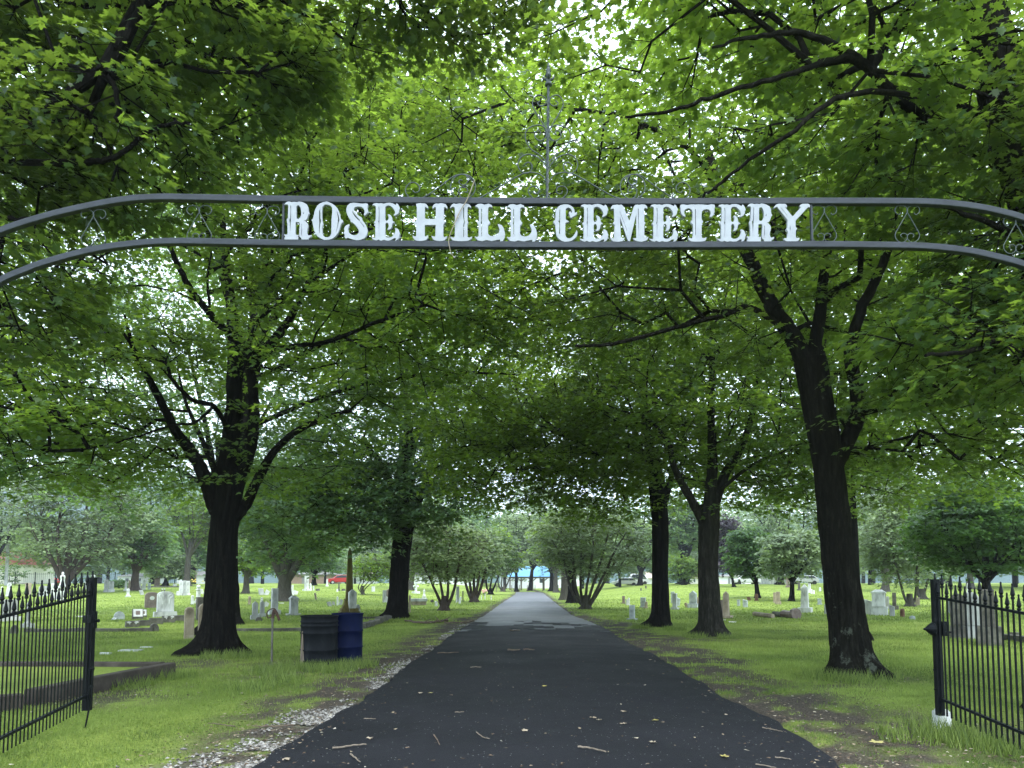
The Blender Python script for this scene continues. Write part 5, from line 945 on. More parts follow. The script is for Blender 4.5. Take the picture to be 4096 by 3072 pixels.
STONES = [
 ('serp',580,633,2369,2431,'brown','brown granite headstone with an oval white emblem on its front',0,{}),
 ('serp',628,692,2366,2467,'marble','large white-faced headstone with a dark streaked side on a wide base',.2,{}),
 ('low',456,497,2446,2478,'slate','small blue-grey low headstone with a rounded back, nearest the left gate post',0,{}),
 ('rock',448,472,2470,2480,'slate','pale rock lying at the foot of the small blue-grey headstone',0,{'cat':'rock'}),
 ('slant',530,571,2437,2477,'darkstone','slanted dark headstone carrying a white plaque with a dark panel',0,{}),
 ('slant',558,586,2439,2470,'darkstone','plain dark slanted headstone touching the one with the white plaque',0,{}),
 ('block',503,556,2485,2507,'darkstone','leftmost of the low rough stone blocks in the row before the large white-faced headstone',0,{'cat':'stone block'}),
 ('block',555,601,2481,2501,'darkstone','second low rough stone block from the left in the row',0,{'cat':'stone block'}),
 ('block',599,649,2473,2495,'darkstone','middle low rough stone block in the row, weeds beside it',0,{'cat':'stone block'}),
 ('block',651,697,2463,2488,'darkstone','low rough stone block directly before the large white-faced headstone',0,{'cat':'stone block'}),
 ('block',695,737,2462,2483,'darkstone','rightmost low rough stone block, beside the first tan arched headstone',0,{'cat':'stone block'}),
 ('low',597,636,2494,2523,'darkstone','small domed dark stone at the right end of the long left kerb',0,{'dfac':.6}),
 ('tablet',735,775,2429,2554,'tan','tan arched headstone with a carved medallion, standing clear left of the black trunk',0,{'dfac':.5}),
 ('tablet',791,836,2415,2548,'tan','tan arched headstone with a carved medallion, half hidden by the black trunk',0,{'dfac':.5}),
 ('flat',781,836,2389,2480,'darkstone','tall square dark brown headstone behind the tan arched pair',0,{'dfac':.7}),
 ('stub',763,776,2381,2417,'marble','short pale bluish post left of the domed white monument',0,{}),
 ('urn',781,804,2338,2412,'marble','domed white carved monument behind the dark brown headstone',.12,{'cat':'monument'}),
 ('flat',716,730,2324,2380,'marble','left slab of the three white slabs standing in a row',.12,{}),
 ('flat',731,743,2322,2381,'granite','middle slab of the three white slabs standing in a row',.12,{}),
 ('flat',744,758,2324,2380,'marble','right slab of the three white slabs standing in a row',.12,{}),
 ('low',704,719,2364,2381,'marble','small white scroll-topped stone at the left foot of the three white slabs',0,{}),
 ('flat',434,454,2325,2368,'granite','grey flat-topped headstone just right of the left gate post',.25,{}),
 ('flat',416,431,2318,2368,'granite','tall narrow grey headstone partly hidden by the left gate post',.12,{}),
 ('obel',497,509,2324,2363,'marble','slim white obelisk, left of two near the straight dark trunk',.15,{'cat':'obelisk'}),
 ('obel',511,523,2319,2362,'tan','slim cream obelisk touching the straight dark trunk',.15,{'cat':'obelisk'}),
 ('urn',504,520,2354,2387,'marble','small white urn-topped post in front of the slim obelisks',.12,{}),
 ('slope',562,576,2358,2379,'granite','small grey stone leaning left behind the brown granite headstone',0,{'tilt':-.3}),
 ('flat',551,563,2327,2356,'granite','small grey headstone right of the straight dark trunk',0,{}),
 ('slope',566,580,2318,2358,'marble','white headstone leaning to the right beyond the straight dark trunk',.15,{'tilt':.12}),
 ('flat',590,603,2332,2357,'slate','short green-grey headstone alone on the grass near the straight dark trunk',0,{'dfac':.7}),
 ('flat',618,630,2311,2344,'brown','left stone of the tall brown pair below the small round tree',.1,{}),
 ('flat',630,639,2310,2344,'brown','right stone of the tall brown pair below the small round tree',.1,{}),
 ('stub',646,650,2353,2367,'darkstone','left of two tiny green posts above the large white-faced headstone',0,{}),
 ('stub',655,660,2353,2367,'darkstone','right of two tiny green posts above the large white-faced headstone',0,{}),
 ('low',692,706,2334,2344,'marble','small white low stone left of the three white slabs',0,{}),
 ('slope',803,816,2354,2375,'marble','white fragment leaning back near the left black trunk',0,{'tilt':-.3}),
 ('stub',659,667,2313,2330,'tan','small cream post under the small round tree',0,{}),
 ('flat',12,68,2399,2484,'granite','big square grey headstone on a wide base behind the left end of the gate',.2,{}),
 ('low',40,74,2500,2534,'darkstone','dark domed stone at the start of the long left kerb',0,{'dfac':.7}),
 ('urn',97,122,2408,2510,'granite','slim grey pillar with a rounded top on a stepped base behind the gate bars',.15,{'bw':2.0}),
 ('tablet',22,37,2330,2385,'marble','pointed white tablet leaning right above the big square grey headstone',0,{'tilt':.12}),
 ('urn',1,12,2345,2389,'marble','white urn stone at the extreme left edge',.1,{}),
 ('flat',101,123,2332,2381,'tan','cream and white tablet behind the left gate spears',0,{}),
 ('statue',236,258,2288,2402,'marble','tall white statue monument by the leaning reddish trunk',.45,{'cat':'statue','bw':.9}),
 ('plate',306,350,2450,2467,'marble','low white stone on the grass seen through the right half of the left gate',0,{}),
 ('serp',156,190,2343,2385,'granite','wide grey headstone behind the middle spears of the left gate',0,{}),
 ('flat',203,217,2334,2398,'marble','white slab left of the tall white statue',.1,{}),
 ('slope',219,234,2340,2398,'marble','white slanting slab touching the tall white statue',.1,{}),
 ('flat',362,377,2300,2380,'granite','tall grey headstone behind the last spears of the left gate',.12,{}),
 ('low',334,351,2322,2355,'slate','rounded grey stone left of the tall one behind the gate spears',0,{}),
 ('stub',992,1004,2385,2418,'tan','short round-topped tan post right of the left black trunk',0,{}),
 ('peak',1008,1031,2406,2478,'granite','grey pointed headstone on a base, the nearer left one of the small pair',.25,{'bw':1.5}),
 ('peak',1039,1057,2403,2466,'granite','grey pointed headstone on a base, right one of the small pair',.2,{'bw':1.5}),
 ('urn',1040,1054,2389,2420,'marble','white curly stone peeking above the right pointed headstone',0,{}),
 ('slope',1056,1071,2407,2426,'marble','white stone leaning right behind the small pointed pair',0,{'tilt':.35}),
 ('pillar',1081,1113,2354,2458,'granite','tall square grey pillar headstone on a block base',.18,{'bw':1.35}),
 ('die',1155,1193,2383,2460,'granite','thick grey headstone with a white peaked top and a low wide base',.08,{'bw':1.5}),
 ('block',1171,1188,2362,2378,'marble','tilted white cube stone above the thick grey headstone',0,{'tilt':.3}),
 ('flat',1158,1173,2340,2381,'marble','white tablet right of the thick pale brown tree trunk',.15,{}),
 ('slope',1036,1056,2351,2379,'granite','grey pointed fragment leaning left of the thick brown trunk',0,{'tilt':-.15}),
 ('slope',1057,1073,2359,2379,'marble','white slab lying back against the grey pointed fragment',0,{'tilt':.4}),
 ('pillar',1216,1236,2304,2363,'marble','tall white monument with a cap in front of the brown brick house',.12,{'cat':'monument'}),
 ('obel',1237,1247,2333,2363,'marble','slim white stone touching the tall white monument',0,{}),
 ('obel',1250,1258,2343,2362,'marble','tiny white obelisk right of the tall white monument',0,{'cat':'obelisk'}),
 ('block',1264,1278,2355,2363,'darkstone','low dark block below the dark thin tree',0,{'cat':'stone block'}),
 ('stub',1260,1269,2370,2398,'tan','thin cream post leaning left on the open grass',0,{'tilt':-.2}),
 ('obel',1304,1312,2315,2345,'marble','small white obelisk left of the red car',.15,{'cat':'obelisk'}),
 ('obel',1352,1359,2327,2363,'darkstone','small dark obelisk in front of the red car',.15,{'cat':'obelisk'}),
 ('stub',1345,1353,2356,2367,'marble','white stub at the foot of the small dark obelisk',0,{}),
 ('block',1367,1380,2355,2363,'darkstone','low dark block left of the mossy obelisk shaft',0,{'cat':'stone block'}),
 ('slope',1312,1328,2405,2424,'granite','small leaning stone with a white top, left of two near the mossy obelisk',0,{'tilt':-.35}),
 ('slope',1331,1341,2404,2421,'granite','small leaning stone with a white top, right of two near the mossy obelisk',0,{'tilt':-.25}),
 ('stub',1346,1354,2386,2421,'marble','thin white post left of the mossy obelisk base',0,{}),
 ('slope',1355,1367,2396,2419,'granite','grey slanting stone against the mossy obelisk base',0,{'tilt':.3}),
 ('plate',1115,1135,2408,2413,'marble','flat white stone lying on the grass between the square pillar and the thick grey headstone',0,{'cat':'marker'}),
 ('rock',1022,1049,2468,2483,'darkstone','dark fallen stone at the foot of the small pointed pair',0,{'cat':'rock'}),
 ('peak',1391,1426,2358,2462,'marble','tall pale grey slab with a pointed top right of the mossy obelisk',0,{'dfac':.55}),
 ('rock',1422,1442,2418,2458,'granite','grey rounded stone behind the blue drum',0,{'cat':'rock'}),
 ('flat',1530,1545,2361,2409,'granite','grey slab left of the black trunk beyond the drums',0,{}),
 ('serp',1545,1572,2355,2407,'brown','brownish streaked headstone partly behind the far left black trunk',0,{}),
 ('slope',1534,1553,2386,2409,'marble','white slab leaning on the grey slab beyond the drums',0,{'tilt':.4}),
 ('statue',1687,1706,2355,2396,'marble','ornate white figure on a plinth behind the table tomb',.25,{'cat':'statue','bw':.9}),
 ('stub',1634,1643,2380,2450,'tan','thin tan post right beside the far left black trunk',0,{}),
 ('cross',1652,1675,2334,2373,'marble','white cross on a base beyond the table tomb',.2,{'cat':'cross'}),
 ('flat',1486,1500,2346,2366,'marble','square white stone right of the low sapling',0,{}),
 ('peak',1722,1736,2397,2409,'darkstone','small dark pointed stone right of the table tomb',0,{}),
 ('peak',1739,1750,2404,2424,'marble','small white pointed stone left of the V-trunked tree',0,{}),
 ('flat',1824,1837,2346,2407,'granite','tall grey slab between the V-trunked tree and the twisted reddish trunks',0,{}),
 ('stub',1823,1829,2380,2411,'marble','thin white stake in front of the tall grey slab',0,{}),
 ('stub',1833,1842,2386,2414,'marble','white stake leaning right beside the tall grey slab',0,{'tilt':.25}),
 ('post',1849,1854,2364,2405,'darkstone','narrow dark post right of the tall grey slab',0,{}),
 ('stub',1924,1928,2382,2398,'marble','first thin white stake under the small spreading trees',0,{}),
 ('stub',1938,1942,2374,2398,'marble','second thin white stake, by the pink flowers',0,{}),
 ('stub',1963,1967,2382,2400,'marble','third thin white stake nearest the drive',0,{}),
 ('flat',2489,2500,2384,2414,'brown','small brown slab, farthest left on the right lawn',.12,{'bw':1.7}),
 ('flat',2504,2512,2398,2420,'granite','small grey slab next to a thin white post on the right lawn',0,{}),
 ('stub',2512,2519,2391,2420,'marble','thin white post beside the small grey slab',.1,{'bw':1.4}),
 ('flat',2562,2584,2390,2430,'slate','square headstone with a pale side left of the slender black trunk',.12,{'bw':1.3}),
 ('obel',2577,2590,2405,2433,'tan','white leaning stone in front of the square headstone',.15,{'tilt':.12}),
 ('flat',2517,2541,2421,2478,'slate','nearest right lawn headstone with a dark front and wide flat base',.08,{'bw':1.8,'dfac':.6}),
 ('flat',2684,2699,2367,2412,'slate','grey slab behind the tall pillar between the two black trunks',0,{}),
 ('pillar',2689,2711,2374,2438,'granite','tall grey pillar stone between the two black trunks',.14,{'bw':1.3}),
 ('slope',2704,2719,2390,2422,'slate','grey sloping stone right of the tall pillar between the trunks',0,{'tilt':.12}),
 ('peak',2757,2789,2364,2431,'slate','grey peaked monument on a stained base, left of the grooved forked trunk',.25,{'bw':1.4,'dfac':.6}),
 ('tablet',2741,2753,2410,2430,'tan','small cream stone leaning by the grey peaked monument',0,{'tilt':-.25}),
 ('tablet',2786,2797,2388,2423,'tan','cream tablet touching the grooved forked trunk',0,{}),
 ('stub',2561,2567,2352,2363,'darkstone','tiny dark stone on the rise, left of two',0,{}),
 ('stub',2580,2587,2343,2354,'darkstone','tiny dark stone on the rise, right of two',0,{}),
 ('obel',2890,2921,2366,2472,'tan','tall tan obelisk with a pale hooded top right of the grooved forked trunk',.1,{'cat':'obelisk','bw':1.45}),
 ('flat',2874,2892,2400,2460,'brown','shorter brown slab left of the tall tan obelisk',0,{}),
 ('plate',2882,2901,2471,2481,'marble','left flat white slab lying below the tall tan obelisk',0,{'cat':'marker'}),
 ('plate',2914,2944,2479,2489,'marble','right flat white slab lying below the tall tan obelisk',0,{'cat':'marker'}),
 ('flat',2948,2961,2399,2423,'slate','small green-grey stone, left of two past the tall tan obelisk',0,{'dfac':.6}),
 ('slope',2971,2992,2398,2428,'slate','green-grey sloped stone, right of two past the tall tan obelisk',0,{'dfac':.6}),
 ('slope',2991,3004,2386,2401,'rust','tiny brown stone leaning at the foot of the round dark maple',0,{'tilt':-.3}),
 ('tablet',3020,3033,2375,2403,'rust','brown stone with a white top directly before the round dark maple trunk',.12,{}),
 ('flat',3094,3104,2370,2412,'tan','left slab of the tan pair right of the round dark maple',0,{}),
 ('flat',3105,3121,2367,2416,'tan','right slab of the tan pair, on a base, right of the round dark maple',.22,{'bw':1.4}),
 ('obel',3201,3240,2338,2449,'marble','tall white pointed pillar on a two-tone base, left of the leaning trunk',.17,{'cat':'obelisk','bw':1.35}),
 ('pillar',3232,3245,2334,2371,'marble','white capped stone behind the tall white pointed pillar',0,{}),
 ('stub',3242,3250,2357,2375,'marble','little white stub, left of three past the tall white pointed pillar',0,{}),
 ('stub',3252,3259,2361,2376,'marble','little white stub, middle of three past the tall white pointed pillar',0,{}),
 ('stub',3276,3285,2350,2365,'marble','little white stub, right of three past the tall white pointed pillar',0,{}),
 ('flat',3271,3286,2394,2418,'slate','small green-grey stone left of the leaning trunk',.15,{}),
 ('flat',3146,3164,2311,2349,'brown','pinkish stone high on the rise beside the silvery tree',.15,{'Yo':None}),
 ('obel',3191,3203,2323,2361,'darkstone','dark slim obelisk on the rise behind the tall white pointed pillar',.12,{'cat':'obelisk'}),
 ('tablet',3298,3318,2414,2455,'granite','pale round-topped stone touching the left side of the leaning trunk',0,{}),
 ('tablet',3433,3451,2382,2446,'slate','grey round-topped stone touching the right side of the leaning trunk',0,{}),
 ('slope',3457,3492,2397,2459,'marble','white squared headstone left of the largest white monument',0,{'dfac':.6}),
 ('die',3487,3546,2359,2461,'marble','largest white monument with a domed crown on a wide base',.34,{'cat':'monument','bw':1.12}),
 ('post',3537,3546,2371,2420,'tan','tan post right behind the largest white monument',0,{}),
 ('tablet',3545,3557,2386,2434,'granite','grey rounded stone right behind the largest white monument',.12,{}),
 ('pillar',3569,3588,2371,2438,'darkstone','dark narrow pillar on a block base left of the right gate',.22,{'bw':1.6}),
 ('slope',3557,3581,2420,2464,'granite','grey peaked stone with a dark side before the dark narrow pillar',0,{'dfac':.8}),
 ('stub',3601,3619,2434,2468,'rust','rusty brown knob-topped stone on the open grass by the right gate',0,{}),
 ('rock',3638,3661,2463,2478,'slate','low mossy rock left of the right gate post',0,{'cat':'rock'}),
 ('stub',3631,3639,2393,2410,'tan','tiny cream stone left of the forked silvery trunk',0,{}),
 ('flat',3662,3679,2390,2421,'tan','white topped cream stone right of the forked silvery trunk',0,{}),
 ('slope',3685,3706,2368,2394,'darkstone','dark leaning stone in the shade behind the silvery trunk',0,{'tilt':-.2}),
 ('tablet',3806,3866,2376,2552,'darkstone','large dark arched headstone on a block base behind the right gate bars',.28,{'bw':1.12,'dfac':.45}),
 ('tablet',3855,3922,2370,2553,'granite','large pale grey arched headstone on a block base behind the right gate bars',.28,{'bw':1.12,'dfac':.45}),
 ('pillar',3925,3990,2360,2578,'darkstone','tall square pillar on a stepped block behind the right gate bars',.34,{'cat':'monument','bw':1.35}),
 ('flat',3793,3809,2401,2452,'granite','grey slab just left of the large arched pair',.12,{}),
 ('obel',3866,3882,2332,2378,'marble','white pointed stone rising behind the large arched pair',0,{'cat':'obelisk'}),
 ('block',4042,4074,2529,2549,'darkstone','broken dark stone on the kerb behind the right gate',0,{'cat':'stone block'}),
]
for sh, x0, x1, yt, yb, mt, lab, base, op in STONES:
    op = dict(op); root, W, h, D = stone(sh, x0, x1, yt, yb, mt, lab, base, **op)
    k = None
    if 'oval white emblem' in lab:
        mb = MB(); mb.prism(arc(0, h * .62, W * .17, h * .13, 0, 2 * math.pi, 18)[:-1], -.008, .0, 0); e = mb.build('emblem', M['marble'], root, (0, -D / 2 - .001, 0))
    if 'white plaque' in lab:
        D = W * .6; ang = math.atan2(h * .75, D * .6); mb = MB(); q = Matrix.Translation((0, -D / 2, h * .25)) @ Matrix.Rotation(ang, 4, 'X'); Ls = math.hypot(h * .75, D * .6)
        mb.box(-W * .42, W * .42, .02 * Ls, Ls * .98, .001, .02, 1, q); e = mb.build('plaque', M['marble'], root)
        mb = MB(); mb.box(-W * .2, W * .2, .25 * Ls, Ls * .75, .021, .026, 1, q); mb.build('inscription_panel', M['brown'], root)
    if 'carved medallion' in lab:
        mb = MB(); rr = W * .30; a = np.linspace(0, 2 * math.pi, 19); mb.tube(np.stack([np.cos(a) * rr, 0 * a, h - W / 2 + np.sin(a) * rr], 1), .012, 6, False)
        for t in range(5): mb.tube([(0, 0, h - W / 2), (math.cos(t * 1.257 + 1.57) * rr * .6, 0, h - W / 2 + math.sin(t * 1.257 + 1.57) * rr * .6)], [.02, .012], 5)
        mb.build('medallion', M['tan'], root, (0, -D / 2 - .004, 0))
        mb = MB(); mb.box(-W * .38, W * .38, -.006, 0, h * .12, h * .66); mb.build('inscription_panel', M['tan'], root, (0, -D / 2 - .002, 0))
    if 'white-faced' in lab:
        mb = MB()
        for s in (-1, 1): mb.tube(smooth_path([(s * W * .12, 0, h * .8), (s * W * .3, 0, h * .9), (s * W * .38, 0, h * .8), (s * W * .25, 0, h * .72), (s * W * .2, 0, h * .5)], 4), .02, 6)
        mb.build('carved_drapery', M['marble'], root, (0, -D / 2 - .004, 0))
# mossy obelisk on its stepped base
g = G(1396, 2461); k = PX(1, g.y)
ob = empty('obelisk', g, 'tall brown-green mossy obelisk on a stepped base rising behind the blue drum', 'obelisk', rz=.35)
mb = MB(); mb.box(-38 * k, 38 * k, -38 * k, 38 * k, -.1, 16 * k); mb.box(-33 * k, 33 * k, -33 * k, 33 * k, 16 * k, 28 * k); mb.build('base', M['moss'], ob)
mb = MB(); mb.box(-28 * k, 28 * k, -28 * k, 28 * k, 28 * k, 40 * k, .86); mb.box(-22 * k, 22 * k, -22 * k, 22 * k, 40 * k, 60 * k, .80); mb.box(-19 * k, 19 * k, -19 * k, 19 * k, 60 * k, 66 * k); mb.build('plinth', M['moss'], ob)
mb = MB(); mb.box(-14 * k, 14 * k, -14 * k, 14 * k, 66 * k, 252 * k, .52); s = 14 * k * .52; mb.box(-s, s, -s, s, 252 * k, 269 * k, .05); mb.build('shaft', M['moss'], ob)
# table tomb
g = G(1675, 2419); k = PX(1, g.y); tt = empty('table_tomb', g, 'low table tomb with grey slab top over tan sides, right of a black trunk', 'tomb', rz=.12)
mb = MB(); mb.box(-30 * k, 30 * k, -.45, .45, -.1, 14 * k); mb.build('sides', M['tan'], tt); mb = MB(); mb.box(-34 * k, 34 * k, -.55, .55, 14 * k, 24 * k); mb.build('slab_top', M['granite'], tt)
# ledgers and fallen stones
for x0, x1, yb, lab in ((472, 556, 2604, 'flat white ledger slab set in the grass before the left black trunk'), (400, 440, 2614, 'thin pale edge stone in the grass at the left gate post'), (561, 606, 2590, 'narrow pale edge stone behind the flat white ledger slab')):
    g = G((x0 + x1) / 2, yb); wd = PX(x1 - x0, g.y); mb = MB(); mb.box(-wd / 2, wd / 2, -.02, .24 if x0 == 472 else .08, -.05, .02, .97); tag(mb.build('ledger_stone', M['marble'], None, g), lab, 'marker', GS)
for a, b_, r_, lab, mt in (((3017, 2462), (3091, 2472), .10, 'pale stone beam lying on the grass, left of the fallen pieces', 'tan'), ((3094, 2466), (3125, 2468), .13, 'short broken fallen stone between the beam and the long column', 'darkstone'), ((3133, 2468), (3187, 2473), .17, 'long fallen brown column piece with a collar at its right end', 'brown')):
    A = G(*a); B = G(*b_); d = B - A; mb = MB(); mb.tube([(0, 0, r_ * .8), d * .5 + Vector((0, 0, r_ * .8)), d + Vector((0, 0, r_ * .8))], [r_, r_ * .95, r_], 8)
    if 'collar' in lab: mb.tube([d * .8 + Vector((0, 0, r_)), d * .9 + Vector((0, 0, r_)), d + Vector((0, 0, r_))], [r_ * 1.5] * 3, 8)
    tag(mb.build('fallen_stone', M[mt], None, A), lab, 'fallen stone')
# fallen branches on the grass
def branch(pts, r0, label, name='fallen_branch', sub=()):
    w = [G(a, b_) + Vector((0, 0, r0 * .8 + .01)) for a, b_ in pts]; o = w[0]; mb = MB(); sp = smooth_path([rel(q, o) for q in w], 6); sp += np.random.default_rng(int(pts[0][0])).normal(0, r0 * .3, sp.shape); mb.tube(sp, np.linspace(r0 * .6, r0, len(sp)), 7)
    for (i, dx, dy, dz) in sub: mb.tube([sp[i], sp[i] + np.array([dx, dy, dz])], [r0 * .5, r0 * .15], 5)
    return tag(mb.build(name, M['twig'], None, o), label, 'branch')
branch([(1619, 2486), (1655, 2492), (1710, 2495), (1760, 2490), (1789, 2486)], .055, 'long dark branch lying on the grass left of the drive', sub=((10, .3, .2, .12), (20, .35, -.1, .18), (18, -.2, .2, .2)))
branch([(1775, 2494), (1830, 2495), (1862, 2494), (1893, 2487)], .04, 'dark branch end touching the left edge of the drive', sub=((8, .3, .1, .1),))
branch([(1010, 2909), (1080, 2912), (1175, 2906)], .008, 'thin stick on the gravel left of the drive', 'stick')
branch([(835, 2897), (880, 2903), (940, 2911)], .006, 'thin green stem lying on the near left grass', 'stick')

# ============================================================ GRASS, GRAVEL, LITTER
def scatter(n, y0, y1, r, power=1.0):
    yy = y0 * (y1 / y0) ** r.uniform(0, 1, n) if power == 1 else y0 + (y1 - y0) * r.uniform(0, 1, n)
    xx = r.uniform(-.74, .74, n) * (yy + 1.2); return xx, yy
def blades(name, n, y0, y1, hgt, wid, label, seed, lean=.5):
    r = np.random.default_rng(seed); x, y = scatter(n, y0, y1, r)
    off = (x < left_edge(y) - .03) | (x > right_edge(y) + .03) | (y > 119)
    dm = dirt_mask(x, y); gm = gravel_mask(x, y); n2 = fbm(x * 3, y * 3, 40)
    keep = off & (r.uniform(0, 1, n) > dm * 1.02) & (r.uniform(0, 1, n) > gm * 1.05) & (r.uniform(0, 1, n) < .35 + n2 * 1.2)
    x, y, n2 = x[keep], y[keep], n2[keep]; n = len(x); cl = fbm(x * 1.2, y * 1.2, 44)
    h = hgt * r.uniform(.5, 1.3, n) * (.6 + .8 * cl); w = wid * r.uniform(.6, 1.3, n); a = r.uniform(0, 6.283, n); z = H(x, y) - .012
    ln = r.uniform(.1, lean, n) * h; la = r.uniform(0, 6.283, n)
    A = np.stack([x - np.cos(a) * w, y - np.sin(a) * w, z], 1); B = np.stack([x + np.cos(a) * w, y + np.sin(a) * w, z], 1)
    C = np.stack([x + np.cos(la) * ln, y + np.sin(la) * ln, z + h], 1)
    V = np.stack([A, B, C], 1).reshape(-1, 3); T = np.arange(3 * n).reshape(n, 3); tn = np.clip(.5 + 1.5 * (fbm(x * .6, y * .6, 50) - .5) + .5 * (n2 - .5) + r.normal(0, .16, n), 0, 1)
    o = link(name, np_mesh(name, V, [T], M['grassblade'], {'tint': np.repeat(tn, 3)})); tag(o, label, 'grass', kind='stuff'); return o
M['grassblade'] = leafmat('grass_blades', (.075, .12, .032), (.165, .23, .05), (.29, .35, .095), (.26, .37, .055), .35, .6)
blades('grass', 300000, 4.2, 11, .036, .0026, 'short green lawn grass beside the near part of the drive', 60)
blades('lawn_grass', 300000, 10, 30, .055, .0055, 'green lawn grass round the near trees and stones', 61)
blades('far_lawn_grass', 150000, 28, 100, .07, .02, 'bright lawn grass among the far headstones', 62)
blades('clover', 60000, 4.2, 16, .022, .010, 'low broad-leaved clover and weeds mixed into the near lawn', 64, 2.4)
# taller weeds by drums, trunks and kerbs
def weeds(name, spots, label, seed, n=70, hgt=.16):
    r = np.random.default_rng(seed); Vs = []; tn = []
    for cx, cyy, rad, nn in spots:
        m_ = nn; a = r.uniform(0, 6.28, m_); q = rad * np.sqrt(r.uniform(0, 1, m_)); x = cx + np.cos(a) * q; y = cyy + np.sin(a) * q; h = hgt * r.uniform(.4, 1.3, m_); b_ = r.uniform(0, 6.28, m_); z = H(x, y) - .01
        w = .004 + .003 * r.uniform(0, 1, m_); lx, ly = np.cos(b_) * h * .4, np.sin(b_) * h * .4
        Vs.append(np.stack([np.stack([x - w, y, z], 1), np.stack([x + w, y, z], 1), np.stack([x + lx, y + ly, z + h], 1)], 1).reshape(-1, 3)); tn.append(np.repeat(r.uniform(0, .8, m_), 3))
    V = np.concatenate(Vs); T = np.arange(len(V)).reshape(-1, 3); tag(link(name, np_mesh(name, V, [T], M['grassblade'], {'tint': np.concatenate(tn)})), label, 'weeds', kind='stuff')
q = [G(a, b_) for a, b_ in ((1180, 2672), (1240, 2680), (1290, 2684), (1350, 2682), (1395, 2668), (1440, 2660), (1060, 2690), (1110, 2690), (870, 2630), (980, 2625), (3300, 2712), (3400, 2722), (3520, 2715), (3300, 2700), (2560, 2512), (2700, 2520), (2780, 2548), (2920, 2552), (3770, 2915), (3830, 2960), (3650, 2950), (3950, 2990), (4050, 3000), (700, 2710), (520, 2745), (1130, 2720), (1010, 2760))]
weeds('weeds', [(p.x, p.y, .35, 260) for p in q], 'tufts of taller weeds round the drums, trunks and gate posts', 63)
# gravel stones
def gravel(n, seed):
    r = np.random.default_rng(seed); x, y = scatter(n, 4.0, 30, r); x = np.where(r.uniform(0, 1, n) < .8, left_edge(y) - np.abs(r.normal(.0, .45, n)), x); keep = (r.uniform(0, 1, n) < gravel_mask(x, y) * .42) ; x, y = x[keep], y[keep]; n = len(x)
    s = r.uniform(.006, .021, n) * (1 + .02 * y); base = np.array([(1, 0, 0), (-1, 0, 0), (0, 1, 0), (0, -1, 0), (0, 0, .8), (0, 0, -.8)]); V = (base[None] * (1 + r.normal(0, .25, (n, 6, 1)))) * s[:, None, None] * np.stack([r.uniform(.8, 1.4, n), r.uniform(.7, 1.2, n), r.uniform(.5, .9, n)], 1)[:, None, :]
    a = r.uniform(0, 6.28, n); c, s_ = np.cos(a)[:, None], np.sin(a)[:, None]; V = np.stack([V[..., 0] * c - V[..., 1] * s_, V[..., 0] * s_ + V[..., 1] * c, V[..., 2]], 2)
    V += np.stack([x, y, H(x, y) + s * .2], 1)[:, None, :]; F_ = np.array([(0, 2, 4), (2, 1, 4), (1, 3, 4), (3, 0, 4), (2, 0, 5), (1, 2, 5), (3, 1, 5), (0, 3, 5)]); T = (F_[None] + (np.arange(n) * 6)[:, None, None]).reshape(-1, 3)
    m = mat('gravel_stones', (.4, .4, .4), .85, .2); at = N(m, 'ShaderNodeAttribute'); at.attribute_name = 'tint'; L(m, ramp(m, at.outputs['Fac'], [(0, (.055, .048, .042)), (.4, (.13, .122, .11)), (1, (.36, .345, .33))]), bsdf(m).inputs['Base Color'])
    tag(link('gravel', np_mesh('gravel', V.reshape(-1, 3), [T], m, {'tint': np.repeat(r.uniform(0, 1, n), 6)})), 'loose pale gravel along the edges of the black asphalt', 'gravel', kind='stuff')
gravel(90000, 70)
# leaf litter on drive and dirt
def litter(n, seed):
    r = np.random.default_rng(seed); x, y = scatter(n, 4.0, 30, r); onr = (x > left_edge(y)) & (x < right_edge(y)); edge = np.minimum(np.abs(x - left_edge(y)), np.abs(x - right_edge(y)))
    keep = (onr & (r.uniform(0, 1, n) < .05 + .12 * (edge < .35))) | (~onr & (r.uniform(0, 1, n) < dirt_mask(x, y) * .9)); x, y, onr = x[keep], y[keep], onr[keep]; n = len(x)
    V0, T0 = leaf_template('far'); s = r.uniform(.010, .034, n); a = r.uniform(0, 6.28, n); lg = np.where(r.uniform(0, 1, n) < .3, .12, r.uniform(.3, .8, n))
    X0 = V0[None, :, 0] * lg[:, None] * s[:, None] * 1.6; Y0 = (V0[None, :, 1] - .4) * s[:, None] * 1.6; c, s_ = np.cos(a)[:, None], np.sin(a)[:, None]
    V = np.stack([X0 * c - Y0 * s_ + x[:, None], X0 * s_ + Y0 * c + y[:, None], (np.where(onr, .072, .012) + H(x, y))[:, None] + r.uniform(0, .012, (n, 4))], 2)
    T = (T0[None] + (np.arange(n) * 4)[:, None, None]).reshape(-1, 3); m = mat('leaf_litter_mix', (.2, .15, .1), .9, .15); at = N(m, 'ShaderNodeAttribute'); at.attribute_name = 'tint'
    L(m, ramp(m, at.outputs['Fac'], [(0, (.04, .028, .02)), (.5, (.13, .095, .07)), (.85, (.28, .23, .16)), (1, (.48, .44, .36))]), bsdf(m).inputs['Base Color'])
    tag(link('leaf_litter', np_mesh('leaf_litter', V.reshape(-1, 3), [T], m, {'tint': np.repeat(r.uniform(0, 1, n) ** 1.3, 4)})), 'scattered bits of dead leaf and bark on the drive and bare dirt', 'leaf litter', kind='stuff')
litter(42000, 71)
